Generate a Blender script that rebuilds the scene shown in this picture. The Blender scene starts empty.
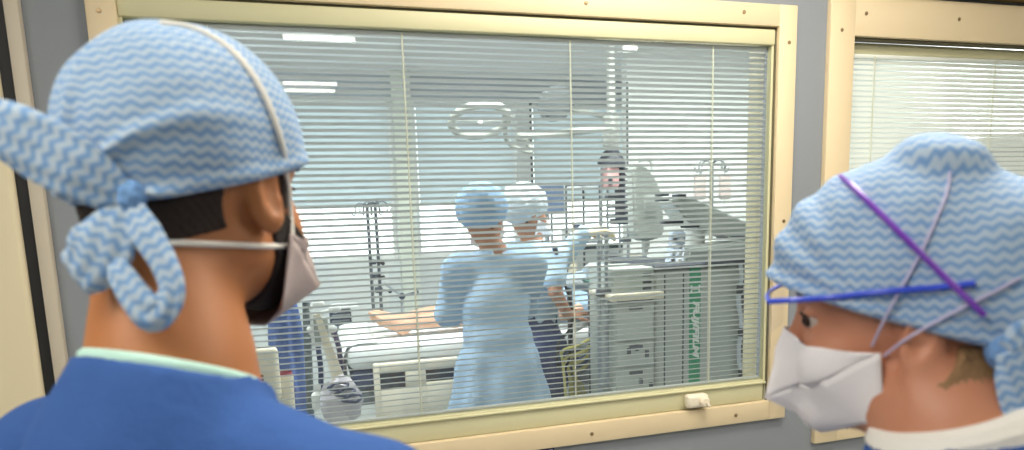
import bpy, bmesh, math, random
import numpy as np
from mathutils import Vector, Matrix
from mathutils.bvhtree import BVHTree
random.seed(4); np.random.seed(4)
S = bpy.context.scene
COL = S.collection
PI = math.pi

# ------------------------------------------------------------------ camera
F, CX, CY, W, H = 683.0, 512.0, 320.0, 1024, 450
RIGHT = Vector((0.95850, -0.28343, -0.03074)).normalized()
FWD = Vector((0.27559, 0.94876, -0.15458)).normalized()
RIGHT = (RIGHT - FWD * RIGHT.dot(FWD)).normalized()
DOWN = FWD.cross(RIGHT)
CAM = Vector((0.0, -1.9, 1.6))
cam = bpy.data.cameras.new('camera'); camo = bpy.data.objects.new('camera', cam); COL.objects.link(camo)
mw = Matrix((RIGHT, -DOWN, -FWD)).transposed().to_4x4(); mw.translation = CAM
camo.matrix_world = mw
cam.sensor_width = 36; cam.lens = F / W * 36; cam.shift_y = (CY - H / 2) / W
cam.clip_start = 0.05
cam.dof.use_dof = True; cam.dof.focus_distance = 2.3; cam.dof.aperture_fstop = 4.0
S.camera = camo

# ------------------------------------------------------------------ world, lights, exposure
S.view_settings.view_transform = 'Standard'; S.view_settings.look = 'None'
S.view_settings.gamma = 1.0; S.view_settings.use_curve_mapping = False
S.view_settings.exposure = 0.0
wd = bpy.data.worlds.new('sky'); S.world = wd; wd.use_nodes = True
wn = wd.node_tree.nodes; bgn = wn['Background']
bgn.inputs[0].default_value = (0.97, 0.985, 1.0, 1); bgn.inputs[1].default_value = 3.6

def area(name, loc, size, power, color, rot=(0, 0, 0)):
    l = bpy.data.lights.new(name, 'AREA'); l.shape = 'RECTANGLE'; l.size, l.size_y = size
    l.energy = power; l.color = color
    o = bpy.data.objects.new(name, l); o.location = loc; o.rotation_euler = rot; COL.objects.link(o); return o
WARM = (1.0, 0.9, 0.76)
area('corridor_lamp', (1.0, -0.8, 2.66), (1.2, 0.5), 28, WARM)
area('corridor_lamp', (2.4, -2.0, 2.66), (1.2, 0.5), 24, WARM)
area('corridor_lamp', (-1.9, -2.3, 2.66), (1.2, 0.5), 15, WARM)
area('corridor_lamp', (-0.9, -1.7, 2.66), (1.2, 0.5), 13, WARM)
XL_, XR_ = -2.4, 5.4
COOL = (1.0, 0.99, 0.96)
for _x in (-0.3, 1.3, 2.9):
    area('room_lamp', (_x, 1.25, 2.66), (1.15, 0.55), 42, COOL)
for _x in (XL_ + .14, XR_ - .14):      # added lamps out of view, aimed up to brighten the treatment room ceiling
    area('added_ceiling_fill', (_x, 2.2, 2.06), (0.16, 1.6), 34, COOL, (math.pi, 0, 0))

# ------------------------------------------------------------------ helpers
def ray(px, py):
    return (RIGHT * ((px - CX) / F) + DOWN * ((py - CY) / F) + FWD)
def at(px, py, Y):
    d = ray(px, py); return CAM + d * ((Y - CAM.y) / d.y)
def atd(px, py, dep):
    return CAM + ray(px, py) * dep
def lin(r, g, b):
    f = lambda c: (c / 12.92 if c <= 0.04045 else ((c + 0.055) / 1.055) ** 2.4)
    return (f(r / 255), f(g / 255), f(b / 255), 1)

MATS = {}
def mat(name, rgb, rough=0.5, metal=0.0, bump=0.0, bscale=60.0, var=0.0, spec=0.5, trans=0.0, alpha=1.0, sss=0.0, coat=0.0):
    if name in MATS: return MATS[name]
    m = bpy.data.materials.new(name); m.use_nodes = True; nt = m.node_tree; p = nt.nodes['Principled BSDF']
    c = lin(*rgb); p.inputs['Base Color'].default_value = c
    p.inputs['Roughness'].default_value = rough; p.inputs['Metallic'].default_value = metal
    p.inputs['Specular IOR Level'].default_value = spec
    p.inputs['Transmission Weight'].default_value = trans; p.inputs['Alpha'].default_value = alpha
    p.inputs['Coat Weight'].default_value = coat
    if sss:
        p.inputs['Subsurface Weight'].default_value = sss; p.inputs['Subsurface Radius'].default_value = (0.012, 0.005, 0.003); p.inputs['Subsurface Scale'].default_value = 0.6
    if bump or var:
        tc = nt.nodes.new('ShaderNodeTexCoord'); nz = nt.nodes.new('ShaderNodeTexNoise')
        nz.inputs['Scale'].default_value = bscale; nz.inputs['Detail'].default_value = 4
        nt.links.new(tc.outputs['Object'], nz.inputs['Vector'])
        if bump:
            b = nt.nodes.new('ShaderNodeBump'); b.inputs['Strength'].default_value = bump; b.inputs['Distance'].default_value = 0.01
            nt.links.new(nz.outputs['Fac'], b.inputs['Height']); nt.links.new(b.outputs[0], p.inputs['Normal'])
        if var:
            r = nt.nodes.new('ShaderNodeMapRange'); r.inputs[3].default_value = 1 - var; r.inputs[4].default_value = 1 + var
            mx = nt.nodes.new('ShaderNodeMix'); mx.data_type = 'RGBA'; mx.blend_type = 'MULTIPLY'; mx.inputs[0].default_value = 1
            mx.inputs[6].default_value = c
            nt.links.new(nz.outputs['Fac'], r.inputs[0]); nt.links.new(r.outputs[0], mx.inputs[7]); nt.links.new(mx.outputs[2], p.inputs['Base Color'])
    MATS[name] = m; return m

def glass_mat(name, tint=(1, 1, 1, 1), refl=0.08, rough=0.0):
    m = bpy.data.materials.new(name); m.use_nodes = True; nt = m.node_tree; nt.nodes.clear()
    o = nt.nodes.new('ShaderNodeOutputMaterial'); t = nt.nodes.new('ShaderNodeBsdfTransparent'); g = nt.nodes.new('ShaderNodeBsdfGlossy')
    t.inputs[0].default_value = tint; g.inputs['Roughness'].default_value = rough
    fr = nt.nodes.new('ShaderNodeLayerWeight'); fr.inputs[0].default_value = 0.25
    mr = nt.nodes.new('ShaderNodeMapRange'); mr.inputs[3].default_value = refl * 0.5; mr.inputs[4].default_value = min(1, refl * 5)
    nt.links.new(fr.outputs['Fresnel'], mr.inputs[0])
    x = nt.nodes.new('ShaderNodeMixShader'); nt.links.new(mr.outputs[0], x.inputs[0])
    nt.links.new(t.outputs[0], x.inputs[1]); nt.links.new(g.outputs[0], x.inputs[2]); nt.links.new(x.outputs[0], o.inputs[0])
    MATS[name] = m; return m

def translucent_mat(name, rgb, w=0.5, clear=0.0):
    m = bpy.data.materials.new(name); m.use_nodes = True; nt = m.node_tree; nt.nodes.clear()
    o = nt.nodes.new('ShaderNodeOutputMaterial'); d = nt.nodes.new('ShaderNodeBsdfDiffuse'); t = nt.nodes.new('ShaderNodeBsdfTranslucent')
    d.inputs[0].default_value = lin(*rgb); t.inputs[0].default_value = lin(*rgb)
    x = nt.nodes.new('ShaderNodeMixShader'); x.inputs[0].default_value = w
    nt.links.new(d.outputs[0], x.inputs[1]); nt.links.new(t.outputs[0], x.inputs[2])
    last = x
    if clear:
        tr = nt.nodes.new('ShaderNodeBsdfTransparent'); y = nt.nodes.new('ShaderNodeMixShader'); y.inputs[0].default_value = clear
        nt.links.new(x.outputs[0], y.inputs[1]); nt.links.new(tr.outputs[0], y.inputs[2]); last = y
    nt.links.new(last.outputs[0], o.inputs[0]); MATS[name] = m; return m

def emit_mat(name, rgb, s):
    m = bpy.data.materials.new(name); m.use_nodes = True; nt = m.node_tree; p = nt.nodes['Principled BSDF']
    p.inputs['Base Color'].default_value = lin(*rgb); p.inputs['Emission Color'].default_value = lin(*rgb); p.inputs['Emission Strength'].default_value = s
    MATS[name] = m; return m

def zigzag_mat(name, dark, light, mid, pu=0.0118, pv=0.0098, amp=0.0021, duty=0.5):
    """light-blue nonwoven cloth printed with white zigzag lines, laid out in the cloth's own UVs (metres)"""
    m = bpy.data.materials.new(name); m.use_nodes = True; nt = m.node_tree; p = nt.nodes['Principled BSDF']
    p.inputs['Roughness'].default_value = 0.85; p.inputs['Specular IOR Level'].default_value = 0.2
    N = nt.nodes.new; L = nt.links.new
    uv = N('ShaderNodeTexCoord'); sx = N('ShaderNodeSeparateXYZ')
    nz = N('ShaderNodeTexNoise'); nz.inputs['Scale'].default_value = 55; L(uv.outputs['UV'], nz.inputs['Vector'])
    vm = N('ShaderNodeVectorMath'); vm.operation = 'SCALE'; vm.inputs[3].default_value = 0.006; L(nz.outputs['Color'], vm.inputs[0])
    va = N('ShaderNodeVectorMath'); va.operation = 'ADD'; L(uv.outputs['UV'], va.inputs[0]); L(vm.outputs[0], va.inputs[1])
    L(va.outputs[0], sx.inputs[0])
    def M(op, a, b=None):
        n = N('ShaderNodeMath'); n.operation = op
        for i, v in enumerate((a, b)):
            if v is None: continue
            if isinstance(v, (int, float)): n.inputs[i].default_value = v
            else: L(v, n.inputs[i])
        return n.outputs[0]
    tri = M('PINGPONG', sx.outputs[0], pu / 2)
    vv = M('ADD', sx.outputs[1], M('MULTIPLY', tri, amp / (pu / 2) * 2))
    st = M('PINGPONG', M('DIVIDE', vv, pv / 2), 1.0)
    rp = N('ShaderNodeValToRGB'); rp.color_ramp.elements[0].position = duty - 0.22; rp.color_ramp.elements[0].color = lin(*dark)
    rp.color_ramp.elements[1].position = duty + 0.22; rp.color_ramp.elements[1].color = lin(*light)
    L(st, rp.inputs[0])
    n2 = N('ShaderNodeTexNoise'); n2.inputs['Scale'].default_value = 9; L(uv.outputs['UV'], n2.inputs['Vector'])
    mx = N('ShaderNodeMix'); mx.data_type = 'RGBA'; L(M('MULTIPLY', n2.outputs['Fac'], 0.4), mx.inputs[0]); L(rp.outputs[0], mx.inputs[6]); mx.inputs[7].default_value = lin(*mid)
    L(mx.outputs[2], p.inputs['Base Color'])
    n3 = N('ShaderNodeTexNoise'); n3.inputs['Scale'].default_value = 30; L(uv.outputs['UV'], n3.inputs['Vector'])
    b = N('ShaderNodeBump'); b.inputs['Strength'].default_value = 0.35; b.inputs['Distance'].default_value = 0.006; L(n3.outputs['Fac'], b.inputs['Height']); L(b.outputs[0], p.inputs['Normal'])
    MATS[name] = m; return m

def tag(o, label, cat, group=None, kind=None):
    if label: o['label'] = label
    if cat: o['category'] = cat
    if group: o['group'] = group
    if kind: o['kind'] = kind
    return o
def empty(name, loc, label, cat, group=None):
    o = bpy.data.objects.new(name, None); o.empty_display_size = 0.1; o.location = loc; COL.objects.link(o)
    return tag(o, label, cat, group)
def wloc(o):
    v = Vector((0, 0, 0))
    while o is not None: v += o.location; o = o.parent
    return v
def obj(name, me, m, parent=None, label=None):
    if m is not None:
        for x in (m if isinstance(m, (list, tuple)) else [m]): me.materials.append(x)
    o = bpy.data.objects.new(name, me); COL.objects.link(o)
    if parent is not None:
        me.transform(Matrix.Translation(-wloc(parent))); o.parent = parent
    if label: o['label'] = label
    return o

class MB:
    """collects shapes for ONE mesh"""
    def __init__(s): s.bm = bmesh.new()
    def box(s, lo, hi, bev=0.0, rot=None, piv=None, seg=2):
        lo, hi = Vector(lo), Vector(hi); c = (lo + hi) / 2; d = hi - lo
        r = bmesh.ops.create_cube(s.bm, size=1.0); vs = r['verts']
        for v in vs: v.co = Vector((v.co.x * d.x, v.co.y * d.y, v.co.z * d.z)) + c
        if bev:
            es = list({e for v in vs for e in v.link_edges})
            rb = bmesh.ops.bevel(s.bm, geom=es, offset=bev, segments=seg, affect='EDGES', profile=0.5)
            vs = list({v for f in rb['faces'] for v in f.verts} | {v for v in vs if v.is_valid})
        if rot is not None:
            p = Vector(piv) if piv is not None else c
            R = rot if isinstance(rot, Matrix) else Matrix.Rotation(rot[1], 3, rot[0])
            for v in vs: v.co = R @ (v.co - p) + p
        return s
    def tube(s, pts, r, n=10, cap=True):
        pts = [Vector(p) for p in pts]; rs = r if isinstance(r, (list, tuple)) else [r] * len(pts)
        rings = []; up = None
        for i, p in enumerate(pts):
            t = (pts[min(i + 1, len(pts) - 1)] - pts[max(i - 1, 0)]).normalized()
            if up is None:
                up = Vector((0, 0, 1)) if abs(t.z) < 0.9 else Vector((1, 0, 0))
            a = t.cross(up).normalized(); b = a.cross(t).normalized(); up = b
            rings.append([s.bm.verts.new(p + (a * math.cos(2 * PI * k / n) + b * math.sin(2 * PI * k / n)) * rs[i]) for k in range(n)])
        for u, v in zip(rings, rings[1:]):
            for k in range(n): s.bm.faces.new((u[k], u[(k + 1) % n], v[(k + 1) % n], v[k]))
        if cap:
            s.bm.faces.new(rings[0]); s.bm.faces.new(rings[-1])
        return s
    def cyl(s, a, b, r, r2=None, n=20): return s.tube([a, b], [r, r if r2 is None else r2], n)
    def lathe(s, prof, c, n=28, axis=None):
        c = Vector(c); R = axis if axis is not None else Matrix.Identity(3); rings = []
        for (r, z) in prof:
            rings.append([s.bm.verts.new(c + R @ Vector((r * math.cos(2 * PI * k / n), r * math.sin(2 * PI * k / n), z))) for k in range(n)])
        for u, v in zip(rings, rings[1:]):
            for k in range(n): s.bm.faces.new((u[k], u[(k + 1) % n], v[(k + 1) % n], v[k]))
        s.bm.faces.new(rings[0]); s.bm.faces.new(rings[-1]); return s
    def ball(s, c, r, sc=(1, 1, 1), n=16):
        q = bmesh.ops.create_uvsphere(s.bm, u_segments=n, v_segments=max(6, n * 2 // 3), radius=r)
        for v in q['verts']: v.co = Vector((v.co.x * sc[0], v.co.y * sc[1], v.co.z * sc[2])) + Vector(c)
        return s
    def prism(s, poly, a, b):
        """poly: list of 3-D points of one face; b - a is the extrusion"""
        off = Vector(b) - Vector(a)
        u = [s.bm.verts.new(Vector(p)) for p in poly]; v = [s.bm.verts.new(Vector(p) + off) for p in poly]
        s.bm.faces.new(u); s.bm.faces.new(list(reversed(v)))
        for k in range(len(u)): s.bm.faces.new((u[k], u[(k + 1) % len(u)], v[(k + 1) % len(u)], v[k]))
        return s
    def build(s, name, m, parent=None, label=None, smooth=35):
        bmesh.ops.recalc_face_normals(s.bm, faces=s.bm.faces[:])
        me = bpy.data.meshes.new(name); s.bm.to_mesh(me); s.bm.free()
        if smooth:
            me.shade_smooth(); me.set_sharp_from_angle(angle=math.radians(smooth))
        return obj(name, me, m, parent, label)

def smooth_path(pts, n=8):
    pts = [Vector(p) for p in pts]; out = []
    P = [pts[0] * 2 - pts[1]] + pts + [pts[-1] * 2 - pts[-2]]
    for i in range(1, len(P) - 2):
        a, b, c, d = P[i - 1:i + 3]
        for k in range(n):
            t = k / n
            out.append(0.5 * ((2 * b) + (c - a) * t + (2 * a - 5 * b + 4 * c - d) * t * t + (3 * b - a - 3 * c + d) * t ** 3))
    out.append(pts[-1]); return out

# ------------------------------------------------------------------ signed distance shapes -> one continuous mesh (surface nets)
def _a(v): return np.asarray(v, dtype=np.float64)
def rcone(p, a, b, ra, rb):
    a, b = _a(a), _a(b); ba = b - a; t = np.clip(((p - a) @ ba) / (ba @ ba), 0, 1)
    return np.linalg.norm(p - a - t[:, None] * ba, axis=1) - (ra + (rb - ra) * t)
def ell(p, c, r, R=None):
    q = p - _a(c)
    if R is not None: q = q @ R
    r = _a(r); k0 = np.linalg.norm(q / r, axis=1); k1 = np.linalg.norm(q / (r * r), axis=1)
    return k0 * (k0 - 1) / np.maximum(k1, 1e-9)
def smin(a, b, k):
    h = np.maximum(k - np.abs(a - b), 0) / k; return np.minimum(a, b) - h * h * k * 0.25
def smax(a, b, k): return -smin(-a, -b, k)
def rotm(axis, ang): return np.array(Matrix.Rotation(ang, 3, axis))

def mesh_sdf(name, f, lo, hi, h):
    lo, hi = _a(lo), _a(hi); K = 6
    nb = np.ceil((hi - lo) / (h * K)).astype(int) + 1; n = nb * K
    bc = np.stack(np.meshgrid(*[np.arange(k) for k in nb], indexing='ij'), -1).reshape(-1, 3)
    cv = f(lo + (bc + 0.5 - 0.5 / K) * h * K)
    act = np.abs(cv) < h * K * 1.25
    V = np.repeat(np.repeat(np.repeat(cv.reshape(nb), K, 0), K, 1), K, 2).astype(np.float32)
    loc = np.stack(np.meshgrid(*[np.arange(K)] * 3, indexing='ij'), -1).reshape(-1, 3)
    idx = (bc[act][:, None, :] * K + loc[None]).reshape(-1, 3)
    for s in range(0, len(idx), 400000):
        ii = idx[s:s + 400000]; V[ii[:, 0], ii[:, 1], ii[:, 2]] = f(lo + ii * h)
    ins = V < 0
    ins[0] = ins[-1] = False; ins[:, 0] = ins[:, -1] = False; ins[:, :, 0] = ins[:, :, -1] = False
    V = np.where(ins, np.minimum(V, -1e-6), np.maximum(V, 1e-6))
    cnt = np.zeros(n - 1, np.int8)
    for dx in (0, 1):
        for dy in (0, 1):
            for dz in (0, 1): cnt += ins[dx:n[0] - 1 + dx, dy:n[1] - 1 + dy, dz:n[2] - 1 + dz]
    cells = np.argwhere((cnt > 0) & (cnt < 8)); vid = np.full(n - 1, -1, np.int32); vid[tuple(cells.T)] = np.arange(len(cells))
    acc = np.zeros((len(cells), 3)); num = np.zeros(len(cells))
    for ax in range(3):
        o1, o2 = [k for k in range(3) if k != ax]
        for u in (0, 1):
            for v in (0, 1):
                a = cells.copy(); a[:, o1] += u; a[:, o2] += v; b = a.copy(); b[:, ax] += 1
                va = V[tuple(a.T)]; vb = V[tuple(b.T)]; m = (va < 0) != (vb < 0); t = np.where(m, va / np.where(m, va - vb, 1), 0)
                q = a.astype(float); q[:, ax] += t; acc[m] += q[m]; num[m] += 1
    vs = lo + acc / num[:, None] * h
    quads = []
    for ax in range(3):
        o1, o2 = [(1, 2), (2, 0), (0, 1)][ax]
        sl0 = [slice(None)] * 3; sl1 = [slice(None)] * 3; sl0[ax] = slice(0, n[ax] - 1); sl1[ax] = slice(1, n[ax])
        e = np.argwhere(ins[tuple(sl0)] != ins[tuple(sl1)])
        fl = ins[tuple(e.T)]
        def c(d1, d2):
            q = e.copy(); q[:, o1] += d1; q[:, o2] += d2; return vid[tuple(q.T)]
        Q = np.stack([c(-1, -1), c(0, -1), c(0, 0), c(-1, 0)], 1)
        Q[~fl] = Q[~fl][:, ::-1]; quads.append(Q)
    Q = np.concatenate(quads)
    me = bpy.data.meshes.new(name); me.from_pydata(vs.tolist(), [], Q.tolist()); me.update(); me.shade_smooth()
    return me

class Frame:
    """head frame: x forward, y to the person's left, z up"""
    def __init__(s, pos, yaw, pitch=0.0, roll=0.0, scale=1.0):
        # yaw: degrees from +Y towards +X ; pitch: nose down positive
        s.pos = _a(pos); s.sc = scale
        a = math.radians(90 - yaw)
        R = Matrix.Rotation(a, 3, 'Z') @ Matrix.Rotation(math.radians(pitch), 3, 'Y') @ Matrix.Rotation(math.radians(roll), 3, 'X')
        s.R = np.array(R)
    def inv(s, p): return ((p - s.pos) @ s.R) / s.sc
    def to(s, v): return Vector(s.R @ (_a(v) * s.sc) + s.pos)
    def dir(s, v): return Vector(s.R @ _a(v))

def skull(p, fem=False):
    d = ell(p, (-.012, 0, .042), (.100, .078, .092))
    d = smin(d, ell(p, (.03, 0, -.024), (.062, .060, .072)), .04)
    jr = .019 if fem else .022
    q = p.copy(); q[:, 1] = np.abs(q[:, 1])
    d = smin(d, rcone(q, (.0, .052, -.048), (.074, .012, -.080), jr, jr), .03)
    d = smin(d, ell(q, (.066, .038, -.028), (.022, .022, .024)), .025)       # cheekbone
    d = smin(d, rcone(q, (.088, .010, .034), (.070, .046, .036), .010, .009), .015)  # brow
    d = smax(d, -ell(q, (.098, .033, .013), (.018, .017, .012)), .012)       # eye socket
    nx = .106 if fem else .112
    d = smin(d, rcone(p, (.090, 0, .018), (nx, 0, -.027), .007, .011), .012)  # nose
    d = smin(d, ell(q, (nx - .009, .012, -.031), (.012, .008, .008)), .008)
    d = smin(d, rcone(q, (.097, 0, -.053), (.086, .024, -.055), .007, .004), .006)
    d = smin(d, rcone(q, (.096, 0, -.063), (.086, .020, -.062), .007, .004), .006)
    ev = q - np.array([.0795, .032, .0135]); sp = np.linalg.norm(ev, axis=1) - .0136
    d = smin(d, np.minimum(smax(sp, .0030 - ev[:, 2] - .1 * np.abs(ev[:, 1]), .001), smax(sp, ev[:, 2] + .0052, .001)), .003)
    # ears
    Re = rotm('Z', .45) @ rotm('Y', -.18)
    e = ell(q, (-.006, .082, .002), (.019, .008, .033), Re)
    e = smax(e, -ell(q, (-.001, .090, .006), (.011, .006, .020), Re), .006)
    e = smin(e, ell(q, (.004, .079, -.002), (.006, .006, .009)), .006)
    return smin(d, e, .008)

def hand_sdf(p, wrist, d, nrm, side=1, curl=0.5, s=1.0, spread=0.012):
    """wrist point, finger direction d, palm normal nrm, side=+1 thumb towards d x nrm"""
    d = Vector(d).normalized(); nrm = Vector(nrm); nrm = (nrm - d * nrm.dot(d)).normalized(); t = d.cross(nrm) * side
    w = Vector(wrist)
    B = np.array([d, t, nrm]).T
    out = ell(p, w + d * .05 * s, (.052 * s, .040 * s, .017 * s), B)
    for k, (off, ln) in enumerate(((.030, .072), (.010, .080), (-.010, .074), (-.029, .058))):
        b = w + d * .085 * s + t * off * s; dd = (d + t * (off * 3.0)).normalized(); pts = [b]
        ang = 0.25
        for f_, q in ((.45, 0), (.30, 1), (.25, 2)):
            ang += curl * (0.6 + 0.5 * q) * (1 + .12 * k)
            dv = dd * math.cos(ang) + nrm * math.sin(ang)
            pts.append(pts[-1] + dv * ln * f_ * s)
        for i in range(3):
            out = smin(out, rcone(p, pts[i], pts[i + 1], (.0092 - .0008 * i) * s, (.0086 - .0009 * i) * s), .006)
    b = w + d * .025 * s + t * .030 * s
    p1 = b + (d * .55 + t * .7 + nrm * .35) * .042 * s; p2 = p1 + (d * .85 + t * .15 + nrm * (.3 + curl * .4)) * .034 * s; p3 = p2 + (d * .9 - t * .1 + nrm * (.3 + curl * .6)).normalized() * .024 * s
    for a_, b_, r1, r2 in ((b, p1, .015, .011), (p1, p2, .011, .0095), (p2, p3, .0095, .008)):
        out = smin(out, rcone(p, a_, b_, r1 * s, r2 * s), .008)
    return out

def eyes(fr, root, fem=False, gaze=(1, 0, 0)):
    white = mat('eye_white', (196, 182, 172), .25); iris = mat('iris_dark', (48, 30, 20), .2); lash = mat('lash_dark', (35, 22, 18), .8)
    for sg in (1, -1):
        b = MB(); b.ball(fr.to((.0795, .032 * sg, .0135)), .0122 * fr.sc, n=18); e = b.build('eye', white, root)
        g = Vector((gaze[0], gaze[1] * sg if False else gaze[1], gaze[2])).normalized()
        c = Vector((.0795, .032 * sg, .0135)) + g * .0085
        b = MB(); b.ball(fr.to(c), .0064 * fr.sc, n=14); b.build('iris', iris, e)
        up = []
        for k in range(9):
            a = -1.0 + 2.0 * k / 8
            up.append(fr.to((.0797 + .0138 * math.cos(a) * .97, .032 * sg + .0138 * math.sin(a), .0168 + .0022 * math.cos(a * 1.5))))
        b = MB(); b.tube(up, .0016, 6); b.build('eyelashes', lash, root)
        br = [fr.to((.0955 - .010 * t * t, (.014 + .036 * t) * sg, .034 + .006 * math.sin(t * 2.6))) for t in [i / 7 for i in range(8)]]
        b = MB(); b.tube(br, [.0022 + .0016 * math.sin(PI * (i + .6) / 8.5) for i in range(8)], 8); b.build('eyebrow', lash, root)

def flat_mask(fr, root, m, N=(.112, -.002), S=(.028, .080, -.030), L=(.022, .072, -.100), T=(.150, -.092), C=(.070, -.122), name='face_mask', bulge=.0035, M_=(.078, .050, -.034)):
    """flat-fold mask: an upper panel nose-corner-tip and a lower panel corner-tip-chin, both sides, with thickness"""
    bm = bmesh.new(); n = 10
    def P(a, b, c, d, u, v, puff):
        q = (a * (1 - u) + b * u) * (1 - v) + (d * (1 - u) + c * u) * v
        return q + puff * math.sin(PI * u) * math.sin(PI * v)
    for sg in (1, -1):
        Np = Vector((N[0], 0.004 * sg, N[1])); Sp = Vector((S[0], S[1] * sg, S[2])); Lp = Vector((L[0], L[1] * sg, L[2])); Tp = Vector((T[0], 0.012 * sg, T[1])); Cp = Vector((C[0], 0.012 * sg, C[1]))
        Nm = Vector((M_[0], M_[1] * sg, M_[2]))
        for quad, pf in (((Np, Nm, (Tp * .62 + Sp * .38), Tp), Vector((.004, bulge * sg, .003))), ((Nm, Sp, Sp * .999 + Tp * .001, (Tp * .62 + Sp * .38)), Vector((.002, bulge * sg, .002))),
                         ((Tp, Sp, Lp, Cp), Vector((-.002, bulge * .5 * sg, -.002)))):
            g = [[bm.verts.new(fr.to(P(*quad, i / n, j / n, pf))) for j in range(n + 1)] for i in range(n + 1)]
            for i in range(n):
                for j in range(n): bm.faces.new((g[i][j], g[i + 1][j], g[i + 1][j + 1], g[i][j + 1]))
    # centre strip
    for (a, b) in (((N[0], N[1], .004), (T[0], T[1], .012)), ((T[0], T[1], .012), (C[0], C[1], .012))):
        g = [[bm.verts.new(fr.to((a[0] + (b[0] - a[0]) * i / n, (a[2] + (b[2] - a[2]) * i / n) * sg, a[1] + (b[1] - a[1]) * i / n))) for sg in (1, -1)] for i in range(n + 1)]
        for i in range(n): bm.faces.new((g[i][0], g[i + 1][0], g[i + 1][1], g[i][1]))
    bmesh.ops.remove_doubles(bm, verts=bm.verts[:], dist=.0006)
    co = fr.inv(np.array([v.co[:] for v in bm.verts]))
    for _ in range(8):      # the cloth lies on the face, never in it
        d = skull(co, True); e = 1e-4
        g = np.stack([skull(co + e * np.eye(3)[k], True) - d for k in range(3)], 1); g /= np.maximum(np.linalg.norm(g, axis=1)[:, None], 1e-9)
        co = co + g * np.maximum(.0055 - d, 0)[:, None]
    for v, q in zip(bm.verts, co): v.co = fr.to(q)
    bmesh.ops.recalc_face_normals(bm, faces=bm.faces[:])
    me = bpy.data.meshes.new(name); bm.to_mesh(me); bm.free(); me.shade_smooth(); me.set_sharp_from_angle(angle=math.radians(28))
    o = obj(name, me, m, root)
    md = o.modifiers.new('thickness', 'SOLIDIFY'); md.thickness = .0018; md.offset = 1
    return o

def uv_dome(me, fr, off=(0, 0, .045), R=.105):
    """cloth UVs in metres: each side of the cap unrolled from its own side of the head"""
    n = len(me.vertices); co = np.empty(n * 3); me.vertices.foreach_get('co', co); q = fr.inv(co.reshape(-1, 3)) - _a(off)
    d = q / np.linalg.norm(q, axis=1)[:, None]; th = np.arccos(np.clip(np.abs(d[:, 1]), 0, 1)); ph = np.arctan2(d[:, 2], d[:, 0])
    uv = np.stack([th * np.cos(ph) * R, th * np.sin(ph) * R], 1)
    li = np.empty(len(me.loops), np.int32); me.loops.foreach_get('vertex_index', li)
    me.uv_layers.new(name='cloth').data.foreach_set('uv', uv[li].ravel())

def ribbon(name, path, widths, normals, m, root, thick=.004, gather=3, n=26, amp=.25):
    """a cloth tail: flat elliptic section lofted along a path, with gathers; UVs in metres"""
    bm = bmesh.new(); uvl = bm.loops.layers.uv.new('cloth'); rings = []; L = 0; prev = None
    for i, (p, w, nr) in enumerate(zip(path, widths, normals)):
        p = Vector(p); t = (Vector(path[min(i + 1, len(path) - 1)]) - Vector(path[max(i - 1, 0)])).normalized(); nr = Vector(nr); a = t.cross(nr).normalized(); b = a.cross(t).normalized()
        if prev is not None: L += (p - prev).length
        prev = p; rg = []
        for k in range(n):
            an = 2 * PI * k / n; x = math.cos(an)
            wob = amp * w * .35 * math.sin(gather * PI * x + i * .35)
            rg.append((bm.verts.new(p + a * (x * w / 2) + b * (math.sin(an) * (thick + w * .06) + wob * .5)), (x * w / 2, L)))
        rings.append(rg)
    for u, v in zip(rings, rings[1:]):
        for k in range(n):
            q = (u[k], u[(k + 1) % n], v[(k + 1) % n], v[k]); f = bm.faces.new([z[0] for z in q]); f.smooth = True
            for l, z in zip(f.loops, q): l[uvl].uv = z[1]
    for r_ in (rings[0], rings[-1]): bm.faces.new([z[0] for z in r_])
    bmesh.ops.recalc_face_normals(bm, faces=bm.faces[:])
    me = bpy.data.meshes.new(name); bm.to_mesh(me); bm.free(); return obj(name, me, m, root)

def bvh_of(objs):
    vs, ps = [], []
    for o in objs:
        b = len(vs); off = wloc(o); vs += [v.co + off for v in o.data.vertices]; ps += [[i + b for i in p.vertices] for p in o.data.polygons]
    return BVHTree.FromPolygons(vs, ps)
def on(bvh, px, py, lift=.003):
    d = ray(px, py).normalized(); r = bvh.ray_cast(CAM, d)
    return None if r[0] is None else r[0] - d * lift

# ------------------------------------------------------------------ materials of the place
wall_grey = mat('painted_wall_grey', (134, 139, 145), .7, bump=.05, bscale=180, var=.03)
cream = mat('cream_lacquer', (218, 199, 163), .45, var=.02, bscale=12)
cream_green = mat('cream_green_lacquer', (204, 200, 162), .5)
room_wall = mat('room_wall_white', (216, 221, 220), .7, var=.02, bscale=8)
room_grey = mat('room_wall_bluegrey', (172, 180, 188), .7)
ceil_m = mat('ceiling_white', (238, 241, 243), .8, bump=.05, bscale=120)
floor_m = mat('vinyl_floor', (204, 206, 204), .35, var=.06, bscale=40)
steel = mat('brushed_steel', (175, 180, 185), .28, 1.0)
steel_d = mat('dark_steel', (105, 110, 118), .35, .8)
plast_w = mat('white_plastic', (228, 230, 228), .4)
plast_g = mat('light_grey_plastic', (186, 192, 188), .45)
plast_c = mat('cream_plastic', (226, 218, 196), .45)
plast_d = mat('dark_plastic', (48, 54, 66), .45)
navy_p = mat('navy_plastic', (44, 56, 92), .45)
rubber = mat('black_rubber', (22, 22, 24), .6)
green_m = mat('green_label', (38, 150, 106), .5)
screw_m = mat('screw_brass', (150, 128, 96), .35, .6)
glass = glass_mat('window_glass', (.97, .985, .98, 1), .06)
clear_p = glass_mat('clear_plastic', (.97, .97, .985, 1), .015, .1)

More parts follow.
